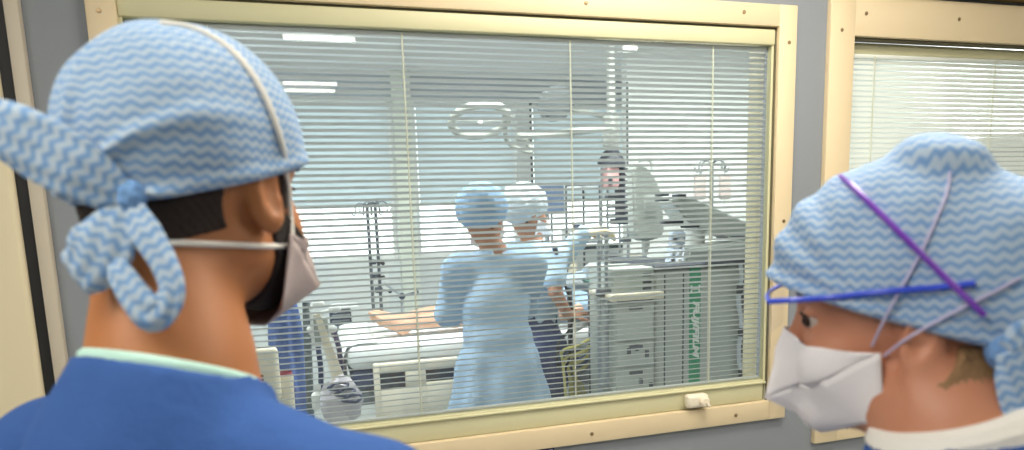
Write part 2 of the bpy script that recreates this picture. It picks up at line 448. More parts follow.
# ------------------------------------------------------------------ the setting
BW = 3.6     # back wall of the treatment room
XL, XR = -2.4, 5.4
CE = 2.7
WT = 0.06    # dividing wall from y=-0.004 to y=WT
def st(o): o['kind'] = 'structure'; return o
b = MB(); b.box((XL - 2, -7.3, -.06), (XR + .2, BW + .2, 0)); st(b.build('floor', floor_m))
b = MB(); b.box((XL - 2, -7.3, CE), (XR + .2, BW + .2, CE + .08)); st(b.build('ceiling', ceil_m))
# dividing wall with two window openings
fx0, fx1, fz0, fz1 = -.46, 1.496, .89, 2.205
gx0, gx1, gz0, gz1 = 1.62, 3.10, .78, 2.25
b = MB()
for lo, hi in (((XL - 2, 0, 0), (fx0 + .062, WT, CE)), ((fx1 - .062, 0, 0), (gx0 + .093, WT, CE)), ((gx1 - .093, 0, 0), (XR, WT, CE)),
               ((fx0 + .062, 0, 0), (fx1 - .062, WT, fz0 + .062)), ((fx0 + .062, 0, fz1 - .062), (fx1 - .062, WT, CE)),
               ((gx0 + .093, 0, 0), (gx1 - .093, WT, gz0 + .098)), ((gx0 + .093, 0, gz1 - .123), (gx1 - .093, WT, CE))): b.box(lo, hi)
st(b.build('wall_front', wall_grey))
b = MB(); b.box((XL - 2, -7.3, 0), (XR + .2, -7.2, CE)); st(b.build('wall_rear', mat('corridor_wall_cream', (205, 200, 190), .7)))
b = MB(); b.box((XL - 2.1, -7.3, 0), (XL - 2, 0, CE)); b.box((XL - .1, WT, 0), (XL, BW + .1, CE)); st(b.build('wall_left', room_wall))
b = MB(); b.box((XR, -7.3, 0), (XR + .1, BW + .1, CE)); st(b.build('wall_right', room_wall))

def ring_frame(b, x0, x1, z0, z1, wl, wr, wb, wt, y0, y1, bev=.003):
    b.box((x0, y0, z0), (x0 + wl, y1, z1), bev); b.box((x1 - wr, y0, z0), (x1, y1, z1), bev)
    b.box((x0 + wl - .001, y0 + .0008, z0), (x1 - wr + .001, y1, z0 + wb), bev); b.box((x0 + wl - .001, y0 + .0008, z1 - wt), (x1 - wr + .001, y1, z1), bev)

def big_window(n, x0, x1, z0, z1, wl, wr, wb, wt, val, sash, label=''):
    root = bpy.data.objects.new('window_%d' % n, None); root.location = ((x0 + x1) / 2, 0, z0); COL.objects.link(root); st(root)
    b = MB(); ring_frame(b, x0, x1, z0, z1, wl, wr, wb, wt, -.018, .004); b.build('window_frame', cream, root)
    ix0, ix1, iz0, iz1 = x0 + wl, x1 - wr, z0 + wb, z1 - wt
    b = MB()
    yv = -.006 if n == 1 else .034; b.box((ix0, yv, iz1 - val), (ix1 - .006, .055, iz1 - .006), .004); b.box((ix0, .0, iz0), (ix1 - .006, .05, iz0 + sash), .004)
    b.box((ix0, -.008, iz0 + sash - .012), (ix1 - .006, .02, iz0 + sash - .006), .002)
    b.box((ix0 - .001, 0, iz0), (ix0 + .008, .05, iz1)); b.box((ix1 - .014, 0, iz0), (ix1 - .006, .02, iz1))
    b.build('sash', cream_green, root)
    b = MB(); b.box((ix1 - .006, -.004, iz0), (ix1 - .0005, .03, iz1)); b.box((ix0 + .001, -.002, iz1 - .006), (ix1, .03, iz1 - .0005)); b.build('gasket', mat('gasket_olive', (92, 88, 66), .7), root)
    b = MB(); b.box((ix0 + .008, .004, iz0 + sash), (ix1 - .014, .007, iz1 - val)); b.build('pane', glass, root)
    b = MB(); b.box((ix0 + .008, .044, iz0 + sash), (ix1 - .014, .047, iz1 - val)); b.build('pane', glass, root)
    b = MB()
    sx = [x0 + wl * .45] + [x0 + wl + (x1 - wr - x0 - wl) * k / 4 for k in (0.12, 1.3, 2.6, 3.72)] + [x1 - wr * .45]
    for x in sx[1:-1]:
        for z in (z0 + wb * .45, z1 - wt * .45): b.lathe([(.006, -.0), (.006, .0012), (.002, .0016)], (x, -.018, z), 12, Matrix.Rotation(PI / 2, 3, 'X'))
    for x in (sx[0], sx[-1]):
        for z in (z0 + .11, (z0 + z1) / 2, z1 - .11): b.lathe([(.006, -.0), (.006, .0012), (.002, .0016)], (x, -.018, z), 12, Matrix.Rotation(PI / 2, 3, 'X'))
    b.build('screw_heads', screw_m, root)
    return root, (ix0 + .008, ix1 - .014, iz0 + sash, iz1 - val)

def venetian(bounds, label, tilt, pitch=.0167, width=.0175, cords=(), slat_m=None, y=.0255):
    x0, x1, z0, z1 = bounds
    root = empty('venetian_blind', ((x0 + x1) / 2, y, z1), label, 'blind')
    b = MB(); b.box((x0 + .001, y - .008, z1 - .014), (x1 - .001, y + .008, z1 - .001), .002); b.build('headrail', slat_m, root)
    b = MB(); b.box((x0 + .003, y - .006, z0 + .001), (x1 - .003, y + .006, z0 + .009), .002); b.build('bottom_rail', slat_m, root)
    bm = bmesh.new(); z = z1 - .024; ct, sn = math.cos(tilt), math.sin(tilt)
    while z > z0 + .016:
        pts = []
        for i in range(6):
            u = -1 + 2 * i / 5; pts.append((u * width / 2, .0013 * (1 - u * u)))
        loop = pts + [(a, c - .0003) for a, c in reversed(pts)]
        rg = []
        for x in (x0 + .002, x1 - .002):
            rg.append([bm.verts.new((x, y + a * ct + c * sn, z - a * sn + c * ct)) for a, c in loop])
        m = len(loop)
        for k in range(m): bm.faces.new((rg[0][k], rg[0][(k + 1) % m], rg[1][(k + 1) % m], rg[1][k]))
        bm.faces.new(rg[0]); bm.faces.new(rg[1]); z -= pitch
    B = MB(); B.bm.free(); B.bm = bm; B.build('slats', slat_m, root, smooth=50)
    for cx in cords:
        b = MB(); b.cyl((cx, y - .0092, z0 + .006), (cx, y - .0092, z1 - .006), .0021, n=8); b.cyl((cx + .006, y + .0092, z0 + .006), (cx + .006, y + .0092, z1 - .006), .0013, n=6)
        b.build('ladder_cord', mat('cord_cream', (226, 224, 204), .7), root)
    return root

slat = mat('slat_aluminium', (202, 205, 205), .45)
w1, bd1 = big_window(1, fx0, fx1, fz0, fz1, .064, .064, .064, .064, .052, .071)
venetian(bd1, 'pale grey venetian blind with open slats covering the big window', math.radians(24), cords=(-.205, .275, .755, 1.222), slat_m=slat)
w2, bd2 = big_window(2, gx0, gx1, gz0, gz1, .095, .095, .10, .125, .045, .071)
venetian(bd2, 'white venetian blind with nearly closed slats behind the woman', math.radians(-54), cords=(1.83, 2.35, 2.85), slat_m=mat('slat_white', (238, 238, 232), .5))
# soffit trim above the second window
b = MB(); b.box((1.70, -.05, 2.262), (3.3, 0, 2.42), .004); st(b.build('trim_1', mat('olive_trim', (112, 92, 50), .6)))
# baseboard of the corridor
b = MB(); b.box((-.59, -.014, 0), (XR, 0, .10), .003); st(b.build('baseboard_front', mat('baseboard_grey', (95, 100, 108), .6)))
# the door beside the window
door = bpy.data.objects.new('door_1', None); door.location = (-1.1, -.02, 0); COL.objects.link(door); st(door)
b = MB(); b.box((-1.54, -.03, .005), (-.648, -.002, 2.5), .012, seg=4); b.build('door_leaf', mat('cream_door', (216, 204, 172), .45, var=.02, bscale=3), door)
b = MB(); b.box((-.648, -.014, 0), (-.6215, -.001, 2.5)); b.build('door_seal', rubber, door)
b = MB(); b.box((-.6215, -.024, 0), (-.592, 0, 2.5), .003); b.box((-1.60, -.024, 0), (-1.54, 0, 2.5), .003); b.build('door_frame', mat('greige_trim', (190, 180, 162), .5), door)
b = MB(); b.cyl((-1.46, -.03, 1.02), (-1.46, -.075, 1.02), .009); b.tube([(-1.46, -.075, 1.02), (-1.34, -.078, 1.02)], .009); b.build('door_handle', steel, door)
# latch on the sash
lt = at(698, 401, -.02)
lo_ = empty('window_latch', (lt.x, -.02, lt.z - .02), 'white plastic latch with a turn lever on the bottom rail of the big window', 'latch')
b = MB(); b.box((lt.x - .042, -.032, lt.z - .021), (lt.x + .034, .002, lt.z + .023), .011, seg=4); b.build('latch_body', plast_c, lo_)
b = MB(); b.lathe([(.017, 0), (.017, .008), (.012, .012), (.0, .0125)][:3], (lt.x + .014, -.032, lt.z), 24, Matrix.Rotation(PI / 2, 3, 'X')); b.tube([(lt.x + .014, -.040, lt.z), (lt.x + .03, -.042, lt.z - .016)], [.007, .005], 10); b.build('lever', mat('latch_lever', (232, 220, 196), .4), lo_)
# small notice under the window
s0 = at(531, 449.5, 0); s1 = at(554, 446.8, 0)
sg = empty('notice_plate', ((s0.x + s1.x) / 2, 0, s1.z - .12), 'small white notice with a dark blue border under the big window', 'sign')
b = MB(); b.box((s0.x - .10, -.004, s1.z - .13), (s1.x, 0, s1.z), .002); b.build('border', mat('notice_blue', (40, 42, 96), .4), sg)
b = MB(); b.box((s0.x - .094, -.005, s1.z - .124), (s1.x - .006, -.003, s1.z - .006)); b.build('face_sheet', mat('notice_white', (205, 205, 228), .4), sg)

# treatment room: back wall with windows and roller shades
wz0, wz1 = at(330, 262, BW).z, at(340, 98, BW).z
shz = at(340, 205, BW).z
edges = [at(x, 140, BW).x for x in (160, 392, 413, 517, 530, 640)]
ops = [(edges[0], edges[1]), (edges[2], edges[3]), (edges[4], edges[5])]
b = MB(); xs = [XL] + [v for o_ in ops for v in o_] + [XR]
for i in range(0, len(xs), 2): b.box((xs[i], BW, wz0), (xs[i + 1], BW + .12, wz1))
b.box((XL, BW, 0), (XR, BW + .12, wz0))
st(b.build('wall_back', room_wall))
b = MB(); b.box((XL, BW, wz1), (XR, BW + .12, CE)); st(b.build('trim_2', room_grey))
b = MB(); b.box((edges[1] + .01, BW - .06, 0), (edges[2] - .01, BW + .001, CE), .004); st(b.build('trim_3', mat('column_white', (222, 228, 214), .6)))
shade_m = translucent_mat('shade_teal', (212, 221, 224), .6)
frame_d = mat('dark_window_profile', (70, 82, 88), .5)
for i, (a, c) in enumerate(ops):
    root = bpy.data.objects.new('window_%d' % (i + 3), None); root.location = ((a + c) / 2, BW, wz0); COL.objects.link(root); st(root)
    b = MB(); ring_frame(b, a, c, wz0, wz1, .03, .03, .03, .03, BW + .02, BW + .09); b.build('window_frame', plast_w if i < 2 else frame_d, root)
    b = MB(); b.box((a + .03, BW + .05, wz0 + .03), (c - .03, BW + .056, wz1 - .03)); b.build('pane', glass, root)
    sh = empty('roller_shade', ((a + c) / 2, BW, wz1), ['pale teal roller shade half down at the foot of the bed', 'pale teal roller shade half down behind the gowned nurse', 'pale teal roller shade behind the ceiling lamp arm'][i], 'shade')
    zb = shz
    b = MB(); b.box((a + .032, BW + .008, zb), (c - .032, BW + .0095, wz1 - .03)); b.build('shade_cloth', shade_m, sh)
    b = MB(); b.box((a + .032, BW + .004, zb - .012), (c - .032, BW + .014, zb + .004), .003); b.build('bottom_bar', plast_g, sh)
    b = MB(); b.cyl((a + .03, BW + .012, wz1 - .03), (c - .03, BW + .012, wz1 - .03), .014); b.build('roller', plast_w, sh)
PY = 2.55
pw0 = at(627, 100, PY).x
b = MB(); b.box((pw0, PY, 0), (XR, PY + .08, CE)); st(b.build('wall_partition', mat('partition_white', (236, 240, 236), .6)))
b = MB(); b.box((pw0 - .003, PY - .004, .2), (pw0 + .007, PY + .006, at(627, 82, PY).z)); st(b.build('trim_5', mat('edge_dark', (60, 72, 80), .5)))
# near reveal post behind the blind
p0, p1 = at(753, 200, .12).x, at(763, 200, .12).x
b = MB(); b.box((p0, .075, 0), (p1, .16, CE), .003); st(b.build('trim_4', mat('post_cream', (186, 176, 144), .55)))
# obliquely hung blue-grey curtain seen through the second window
b = MB(); n = 60
bm = b.bm; rows = []
for i in range(n + 1):
    x = 2.7 + 2.5 * i / n; y = .75 + .03 * math.sin(i * 1.35); zt = 1.60 + .10 * i / n
    rows.append([bm.verts.new((x, y + dy, z)) for dy, z in ((0, zt), (.004, zt), (.004, .1), (0, .1))])
for u, v in zip(rows, rows[1:]):
    for k in range(4): bm.faces.new((u[k], u[(k + 1) % 4], v[(k + 1) % 4], v[k]))
cu = empty('privacy_screen', (3.9, .75, 0), 'blue grey cloth screen behind the second window', 'screen')
b.build('screen_cloth', mat('curtain_bluegrey', (120, 138, 158), .9), cu)
b = MB(); b.tube([(2.68, .752, 1.60), (5.22, .752, 1.70)], .012); b.cyl((2.69, .752, 0), (2.69, .752, 1.6), .012); b.cyl((5.2, .752, 0), (5.2, .752, 1.7), .012); b.build('screen_frame', steel, cu)

# ceiling lamps and the added fill uplights
lamp_e = emit_mat('lamp_diffuser', (255, 255, 250), 5.0)
def ceiling_lamp(x, y, sx, sy, label):
    r = empty('ceiling_light', (x, y, CE), label, 'lamp', None)
    b = MB(); ring_frame_h(b, x, y, sx, sy); b.build('frame', plast_w, r)
    b = MB(); b.box((x - sx / 2 + .02, y - sy / 2 + .02, CE - .022), (x + sx / 2 - .02, y + sy / 2 - .02, CE - .008), .004); b.build('diffuser', lamp_e, r)
def ring_frame_h(b, x, y, sx, sy):
    for lo, hi in (((x - sx / 2, y - sy / 2), (x + sx / 2, y - sy / 2 + .02)), ((x - sx / 2, y + sy / 2 - .02), (x + sx / 2, y + sy / 2)), ((x - sx / 2, y - sy / 2 + .02), (x - sx / 2 + .02, y + sy / 2 - .02)), ((x + sx / 2 - .02, y - sy / 2 + .02), (x + sx / 2, y + sy / 2 - .02))):
        b.box((lo[0], lo[1], CE - .03), (hi[0], hi[1], CE - .001), .003)
def on_ceiling(px, py):
    d = ray(px, py); return CAM + d * ((CE - .02 - CAM.z) / d.z)
# corridor tube lights; the window panes mirror them near the top of the blind
tube_e = emit_mat('tube_light', (255, 252, 240), 16.0)
def tube_light(px0, px1, py, label, sy=.05, nt=1):
    a_, c_ = on_ceiling(px0, py), on_ceiling(px1, py + (px1 - px0) * .03); y = -(a_.y + c_.y) / 2; r = empty('tube_light', ((a_.x + c_.x) / 2, y, CE), label, 'lamp')
    b = MB(); b.box((a_.x - .01, y - sy, CE - .016), (c_.x + .01, y + sy, CE - .001), .004); b.build('housing', plast_w, r)
    for k in range(nt):
        yy = y + (k - (nt - 1) / 2) * .8 * sy * 2; b = MB(); b.cyl((a_.x, yy, CE - .03), (c_.x, yy, CE - .03), .012 if nt > 1 else .013, n=12); b.build('tube', tube_e, r)
for x, sg_, lb in ((XL, 1, 'long uplight added to brighten the ceiling on the wall nearest the door side of the treatment room'), (XR, -1, 'long uplight added to brighten the ceiling on the far end wall of the treatment room')):
    u_ = empty('added_uplight', (x, 2.2, 2.0), lb, 'lamp')  # unseen fitting added around the fill lamp that lifts the ceiling brightness
    b = MB(); b.box((min(x, x + .2 * sg_) + (.001 if sg_ > 0 else 0), 1.38, 1.98), (max(x, x + .2 * sg_) - (.001 if sg_ < 0 else 0), 3.02, 2.01), .004)
    b.box((min(x + .2 * sg_, x + .22 * sg_), 1.38, 1.98), (max(x + .2 * sg_, x + .22 * sg_), 3.02, 2.08), .004); b.build('trough', plast_w, u_)
    b = MB(); b.cyl((x + .1 * sg_, 1.44, 2.035), (x + .1 * sg_, 2.96, 2.035), .013, n=12); b.build('tube', lamp_e, u_)
tube_light(283, 355, 35, 'single tube ceiling light further back in the corridor')
tube_light(624, 638, 46, 'short tube ceiling light further back in the corridor')
tube_light(283, 336, 85, 'twin tube ceiling light at the far end of the corridor', .20, 2)
for (x, y, lb) in ((1.0, -.8, 'warm corridor ceiling light above the two observers'), (2.4, -2.0, 'warm corridor ceiling light beyond the woman'), (-1.9, -2.3, 'warm corridor ceiling light by the cream door'), (-.9, -1.7, 'warm corridor ceiling light between the man and the rear wall')):
    ceiling_lamp(x, y, 1.24, .54, lb)
for x, lb in ((-.3, 'panel ceiling light over the cream bed end'), (1.3, 'panel ceiling light over the gowned nurses'), (2.9, 'panel ceiling light over the mobile x-ray machine')):
    ceiling_lamp(x, 1.25, 1.19, .59, lb)

# ------------------------------------------------------------------ people: the two observers
skin_m = mat('skin_tan', (180, 116, 70), .5, sss=.15, bump=.04, bscale=350, var=.06)
skin_f = mat('skin_light', (196, 134, 104), .5, sss=.15, bump=.04, bscale=350, var=.05)
hair_d = mat('hair_dark', (44, 30, 24), .75, bump=.5, bscale=500, var=.4)
cap_man = zigzag_mat('cap_cloth_man', (112, 152, 202), (184, 198, 210), (148, 178, 208), duty=.48)
cap_wom = zigzag_mat('cap_cloth_woman', (112, 152, 204), (184, 200, 216), (150, 180, 212), duty=.47)
scrub = mat('blue_scrub', (56, 90, 152), .85, bump=.25, bscale=45, var=.08, spec=.2)
mint = mat('mint_cotton', (188, 226, 214), .9, bump=.1, bscale=300)
elastic = mat('elastic_white', (240, 236, 226), .7)
mask_m = mat('mask_greyrose', (184, 168, 164), .85, bump=.08, bscale=120)
mask_w = mat('mask_white', (236, 232, 234), .85, bump=.06, bscale=120)

def lower_body(pel, face, P, hip=.09, top=.95):
    """legs as distance values for a standing figure"""
    f = Vector(face); r = Vector((f.y, -f.x, 0)); d = None
    for s_ in (1, -1):
        h = pel + r * hip * s_; k = Vector((h.x, h.y, pel.z * .53)) + f * .02; a = Vector((h.x, h.y, .09))
        e = np.minimum(rcone(P, h, k, .088, .058), rcone(P, k, a, .058, .040))
        d = e if d is None else smin(d, e, .03)
    return d
def shoes(root, pel, face, m, hip=.09):
    f = Vector(face); r = Vector((f.y, -f.x, 0)); ang = math.atan2(f.y, f.x)
    for s_ in (1, -1):
        c = pel + r * hip * s_
        b = MB(); b.ball((0, 0, 0), 1, (.135, .05, .055), 20)
        for v in b.bm.verts:
            v.co = Matrix.Rotation(ang, 3, 'Z') @ Vector((v.co.x + .05, v.co.y, max(v.co.z, -.03) * (1.0 if v.co.x < .02 else .8))) + Vector((c.x, c.y, .032))
        b.build('shoe', m, root)

def observer(fr, neck, face, sh_w, sh_drop, root, fem, skin, cap_fn, cap_uv, cap_m, garment, collar_m, collar_r, band, tilt=.3):
    f = Vector(face).normalized(); r = Vector((f.y, -f.x, 0)); up = Vector((0, 0, 1))
    N = Vector(neck); chest = N - up * .24 + f * .01; pel = Vector((N.x, N.y, N.z - .56)); sR = N + r * sh_w - up * sh_drop; sL = N - r * sh_w - up * sh_drop
    arms = []
    for sp, sgn in ((sR, 1), (sL, -1)):
        el = sp + r * .05 * sgn - up * .28 - f * .01; wr = el + f * .16 - r * .09 * sgn - up * .13; arms.append((sp, el, wr, sgn))
    headbase = fr.to((-.03, 0, -.045)); ntop = fr.to((-.045, 0, .0))
    gw = .92 if fem else 1.0
    def body(P):
        d = skull(fr.inv(P), fem) * fr.sc
        nr = .043 if fem else .051
        nk = smin(rcone(P, headbase, N + f * .005, nr, nr * 1.1), rcone(P, N + f * .005, chest, nr * 1.1, .10), .05)
        if not fem: nk = smin(nk, rcone(P, fr.to((-.052, 0, -.02)), N - f * .012, .042, .050), .04)
        d = smin(d, nk, .03)
        d = smin(d, np.minimum(rcone(P, N - up * .07, sR, .05, .05), rcone(P, N - up * .07, sL, .05, .05)), .05)
        d = smin(d, rcone(P, chest, pel, .115 * gw, .115 * gw), .06)
        for sp, el, wr, sgn in arms:
            d = smin(d, np.minimum(rcone(P, sp, el, .046, .036), rcone(P, el, wr, .038, .026)), .03)
            d = smin(d, hand_sdf(P, wr, (wr - el).normalized() * .8 - up * .5, -r * sgn - up * .2, sgn * -1, .35, .95), .015)
        return smin(d, lower_body(pel, f, P), .04)
    lo = _a(pel) - (.42, .42, 0); hi = _a(fr.pos) + .17
    lo = np.minimum(lo, hi - .3); lo[2] = .03; hi = np.maximum(hi, _a(N) + (.42, .42, 0)); lo = np.minimum(lo, _a(N) - (.42, .42, 2))
    lo[2] = .03
    zs = N.z - .04
    # fine head and neck, coarser below: two grids sewn as one surface would leave a seam, so one grid at 3.6 mm
    obj('body', mesh_sdf('body', body, lo, hi, .0042), skin, root)
    # garment
    ax = (up + f * tilt).normalized(); axf = (f - ax * f.dot(ax)).normalized(); axr = ax.cross(axf)
    def cloth(P):
        d = rcone(P, N - up * .070 - f * .015, chest, .085, .135 * gw)
        d = smin(d, rcone(P, chest, pel, .142 * gw, .150 * gw), .06)
        q = smin(rcone(P, N - up * .055 - f * .012, sR - up * .005, .066, .062), rcone(P, N - up * .055 - f * .012, sL - up * .005, .066, .062), .02)
        d = smin(d, q, .045)
        for sp, el, wr, sgn in arms:
            d = smin(d, rcone(P, sp, sp + (el - sp) * .78, .064, .062), .035)
        d = smin(d, lower_body(pel, f, P) - .022, .05)
        a = np.arctan2(P[:, 0] - N.x, P[:, 1] - N.y)
        d = d + .0025 * np.sin(a * 7 + P[:, 2] * 14) + .002 * np.sin(P[:, 2] * 38 + P[:, 0] * 21) + .0016 * np.sin(P[:, 0] * 47 - P[:, 1] * 33)
        return d
    def cloth_cut(P):
        v = P - _a(N); t = v @ _a(ax); q = np.linalg.norm(v - t[:, None] * _a(ax), axis=1)
        d = smin(cloth(P), rcone(P, N - ax * .12, N + ax * .05, collar_r + .034, collar_r + .004), .03)
        d = smax(d, t - np.maximum(q - collar_r - .014, 0) * 2.5, .004)
        return smax(d, np.where(t > -.12, collar_r - q, -1), .003)
    lo2 = lo.copy(); hi2 = np.array([hi[0], hi[1], N.z + .08]); lo2[2] = .07
    g = obj('scrub_top', mesh_sdf('scrub_top', cloth_cut, lo2, hi2, .0055), garment, root)
    # cap
    cme = mesh_sdf('surgical_cap', lambda P: cap_fn(fr.inv(P)) * fr.sc, _a(fr.pos) - .27, _a(fr.pos) + .27, .0032)
    uv_dome(cme, fr)
    cp = obj('surgical_cap', cme, cap_m, root)
    shoes(root, pel, f, mat('clog_white', (215, 215, 212), .5))
        # band round the neck opening, following the cloth
    ring = [N + axf * math.cos(2 * PI * k / 48) * (collar_r + .003) + axr * math.sin(2 * PI * k / 48) * (collar_r + .003) for k in range(49)]
    b = MB(); b.tube([p + Vector((0, 0, .002)) for p in ring], band, 10, cap=False)
    b.build('undershirt_collar', collar_m, root)
    return cp, g, N

def seg_on(bvh, pts, r, name, m, root, lift=.003, n=8, flat=None):
    P = [on(bvh, x, y, lift) for x, y in pts]; P = [p for p in P if p is not None]
    b = MB(); b.tube(smooth_path(P, 6), r, n); return b.build(name, m, root)

# ---- the man
hy = 36.0; ear = atd(266, 200, .65)
mf = Vector((math.sin(math.radians(hy)), math.cos(math.radians(hy)), 0)); mr = Vector((mf.y, -mf.x, 0))
MAN = Frame(ear - mr * .083, hy, 3, 0, 1.06)
man = empty('person', (MAN.pos[0] - .05, MAN.pos[1] - .04, 0), 'man seen from behind with tied blue patterned cap and blue scrubs at the window', 'person')
kn = np.array((-.126, .012, .002))
def cap_man_fn(q):
    d = ell(q, (.002, 0, .048), (.110, .091, .110))
    d = smin(d, ell(q, (-.038, .002, .046), (.074, .072, .085)), .04)
    v = q - kn; d3 = np.linalg.norm(v, axis=1); n_ = kn / np.linalg.norm(kn)
    t1 = np.array([0, 1, 0]) - n_ * n_[1]; t1 /= np.linalg.norm(t1); t2 = np.cross(n_, t1)
    an = np.arctan2(v @ t2, v @ t1)
    fade = np.clip(d3 / .03, 0, 1) * np.clip(1 - d3 / .19, 0, 1)
    d = d - fade * .0085 * np.maximum(0, np.cos(8 * an + .5 + .8 * np.sin(2 * an))) ** 4
    d = d + .0012 * np.sin(q[:, 0] * 60 + q[:, 2] * 45) * np.sin(q[:, 1] * 52)
    pl = (.026 + .26 * q[:, 0] - q[:, 2]) / 1.03
    lip = np.sqrt(np.maximum(d + .003, 0) ** 2 * 1 + (d + .003) ** 2 * 0 + pl ** 2 + np.minimum(d + .003, 0) ** 2) - .0062
    return smin(smax(d, pl, .004), lip, .004)
neck_m = atd(174, 373, .625)
cap_o, gown_o, N = observer(MAN, neck_m, (.9, 1, 0), .205, .112, man, False, skin_m, cap_man_fn, None, cap_man, scrub, mint, .068, .0065, .42)
def region(name, fr, cond, off, m, root, fem, h=.0026, nb=None):
    """hair: a thin coat of its own over part of the head"""
    def f(P):
        q = fr.inv(P); n_ = .0012 * np.sin(q[:, 0] * 900 + q[:, 1] * 400) * np.sin(q[:, 2] * 700)
        q2 = q.copy(); q2[:, 1] = np.abs(q2[:, 1])
        nr = (.043 if fem else .051) / fr.sc
        nk = rcone(q, (-.03, 0, -.045), fr.inv(_a(nb)[None])[0], nr, nr * 1.1)
        if not fem: nk = smin(nk, rcone(q, (-.052, 0, -.02), fr.inv(_a(nb)[None])[0], .042 / fr.sc, .050 / fr.sc), .04)
        return smax(smin(skull(q, fem), nk, .03) - off - n_, cond(q, q2), .004) * fr.sc
    return obj(name, mesh_sdf(name, f, _a(fr.pos) - .19, _a(fr.pos) + .19, h), m, root)
def ear_gap(q2, r=.040): return r - np.linalg.norm((q2 - np.array([-.006, .083, .002])) * np.array([1, .5, .8]), axis=1)
region('hair', MAN, lambda q, q2: np.maximum.reduce([q[:, 2] - .075, -.040 + .26 * (q[:, 0] + .09) - q[:, 2], q[:, 0] - .042, ear_gap(q2, .036)]), .0035, hair_d, man, False, nb=N)
region('beard', MAN, lambda q, q2: np.maximum.reduce([q[:, 2] - (-.002 - .7 * np.maximum(q[:, 0] - .03, 0)), .016 - q[:, 0] - .15 * (q[:, 2] + .05), -.125 - q[:, 2], ear_gap(q2, .024)]), .0035, mat('beard_dark', (38, 28, 24), .8, bump=.6, bscale=600, var=.4), man, False, nb=N)
eyes(MAN, man)
# collar of the undershirt: on the neck opening of the scrub top
def collar(root, N, f, r_, rad, m, tilt, ys=1.0, name='collar', zoff=0.0):
    f = Vector(f).normalized(); rr = Vector((f.y, -f.x, 0)); pts = []
    for k in range(41):
        a = 2 * PI * k / 40; pts.append(Vector(N) + f * math.cos(a) * r_ * ys + rr * math.sin(a) * r_ + Vector((0, 0, zoff - tilt * math.cos(a))))
    b = MB(); b.tube(pts, rad, 10, cap=False); return b.build(name, m, root)
mk = flat_mask(MAN, man, mask_m, T=(.168, -.086))
mb = bvh_of([cap_o, [c for c in man.children if c.name.startswith('body')][0], [c for c in man.children if c.name.startswith('beard')][0], [c for c in man.children if c.name.startswith('hair')][0]])
seg_on(mb, [(292, 236), (290, 210), (287, 178), (283, 148), (274, 118), (263, 92), (248, 68), (229, 48), (207, 34), (184, 26), (160, 23)], .0028, 'mask_strap', elastic, man, .003)
seg_on(mb, [(288, 246), (262, 246), (235, 245), (208, 244), (182, 243), (160, 243), (140, 240), (125, 236)], .0028, 'mask_strap', elastic, man, .003)
# ties at the back of the cap
K = on(bvh_of([cap_o]), 131, 197, 0); DK = (K - CAM).dot(FWD)
kk = MB(); kk.ball(K, .012, (1, .9, 1.2), 18); knob = kk.build('tie_knot', mat('cap_blue', (120, 164, 218), .85, bump=.8, bscale=160, var=.3), man)
def tie(pts, widths, nrm, deps, gather=3, amp=.25):
    P = smooth_path([atd(x, y, DK + d_ - .548) for (x, y), d_ in zip(pts, deps)], 6); n_ = len(P)
    w_ = [float(np.interp(i / (n_ - 1) * (len(widths) - 1), range(len(widths)), widths)) for i in range(n_)]
    ribbon('cap_tie', P, w_, [nrm] * n_, cap_man, man, .0035, gather, 28, amp)
bk = Vector((-.15, -.98, .1))
tie([(133, 199), (108, 188), (75, 168), (40, 148), (8, 130), (-20, 118)], [.016, .038, .050, .052, .046, .036], bk, [.548, .54, .53, .525, .52, .52], 3, .12)
tie([(128, 204), (115, 222), (104, 243), (92, 262), (76, 274)], [.016, .036, .052, .050, .040], bk, [.548, .543, .54, .54, .542], 3, .16)
tie([(132, 204), (146, 232), (163, 262), (172, 288), (166, 306), (152, 314), (138, 300), (122, 276), (112, 262)], [.016, .026, .022, .020, .024, .030, .026, .022, .018], bk, [.548, .541, .538, .536, .535, .534, .533, .536, .542], 2, .2)

# ---- the woman
wy = -47.0; earw = atd(914, 342, .62)
wfv = Vector((math.sin(math.radians(wy)), math.cos(math.radians(wy)), 0)); wl_ = Vector((-wfv.y, wfv.x, 0))
WOM = Frame(earw - wl_ * .078, wy, 2, 0, 1.05)
wom = empty('person', (WOM.pos[0], WOM.pos[1], 0), 'woman in profile with a white mask, blue patterned cap and blue eyewear beside the window', 'person')
def cap_wom_fn(q):
    d = ell(q, (.006, 0, .052), (.118, .091, .110))
    d = smin(d, ell(q, (-.075, 0, .035), (.085, .080, .085)), .05)
    # stitched fold standing up on the crown
    d = smin(d, ell(q, (-.022, .0, .154), (.040, .050, .026), rotm('Y', -.25)), .014)
    an = np.arctan2(q[:, 2] - .03, -(q[:, 0] - .03)); fade = np.clip((q[:, 0] + .13) / .1, 0, 1)
    d = d - .0022 * np.sin(an * 17 + q[:, 0] * 20) * np.clip((q[:, 0] - .02) / .06, 0, 1) - .0012 * np.sin(q[:, 0] * 90 + q[:, 2] * 40) * np.sin(q[:, 1] * 60)
    pl = (.018 + .31 * q[:, 0] - q[:, 2]) / 1.05
    lip = np.sqrt((d + .003) ** 2 + pl ** 2) - .0052
    return smin(smax(d, pl, .004), lip, .004)
neck_w = atd(957, 428, .625)
capw, gownw, NW = observer(WOM, neck_w, wfv, .165, .085, wom, True, skin_f, cap_wom_fn, None, cap_wom, scrub, mat('white_cotton', (238, 234, 226), .9, bump=.12, bscale=200), .058, .017, .35)
region('hair', WOM, lambda q, q2: np.maximum.reduce([q[:, 2] + .004, -.068 + .45 * (q[:, 0] + .07) - q[:, 2], q[:, 0] + .014, ear_gap(q2, .028)]), .0085, mat('hair_blond', (150, 116, 80), .6, bump=.5, bscale=400, var=.35), wom, True, nb=NW)
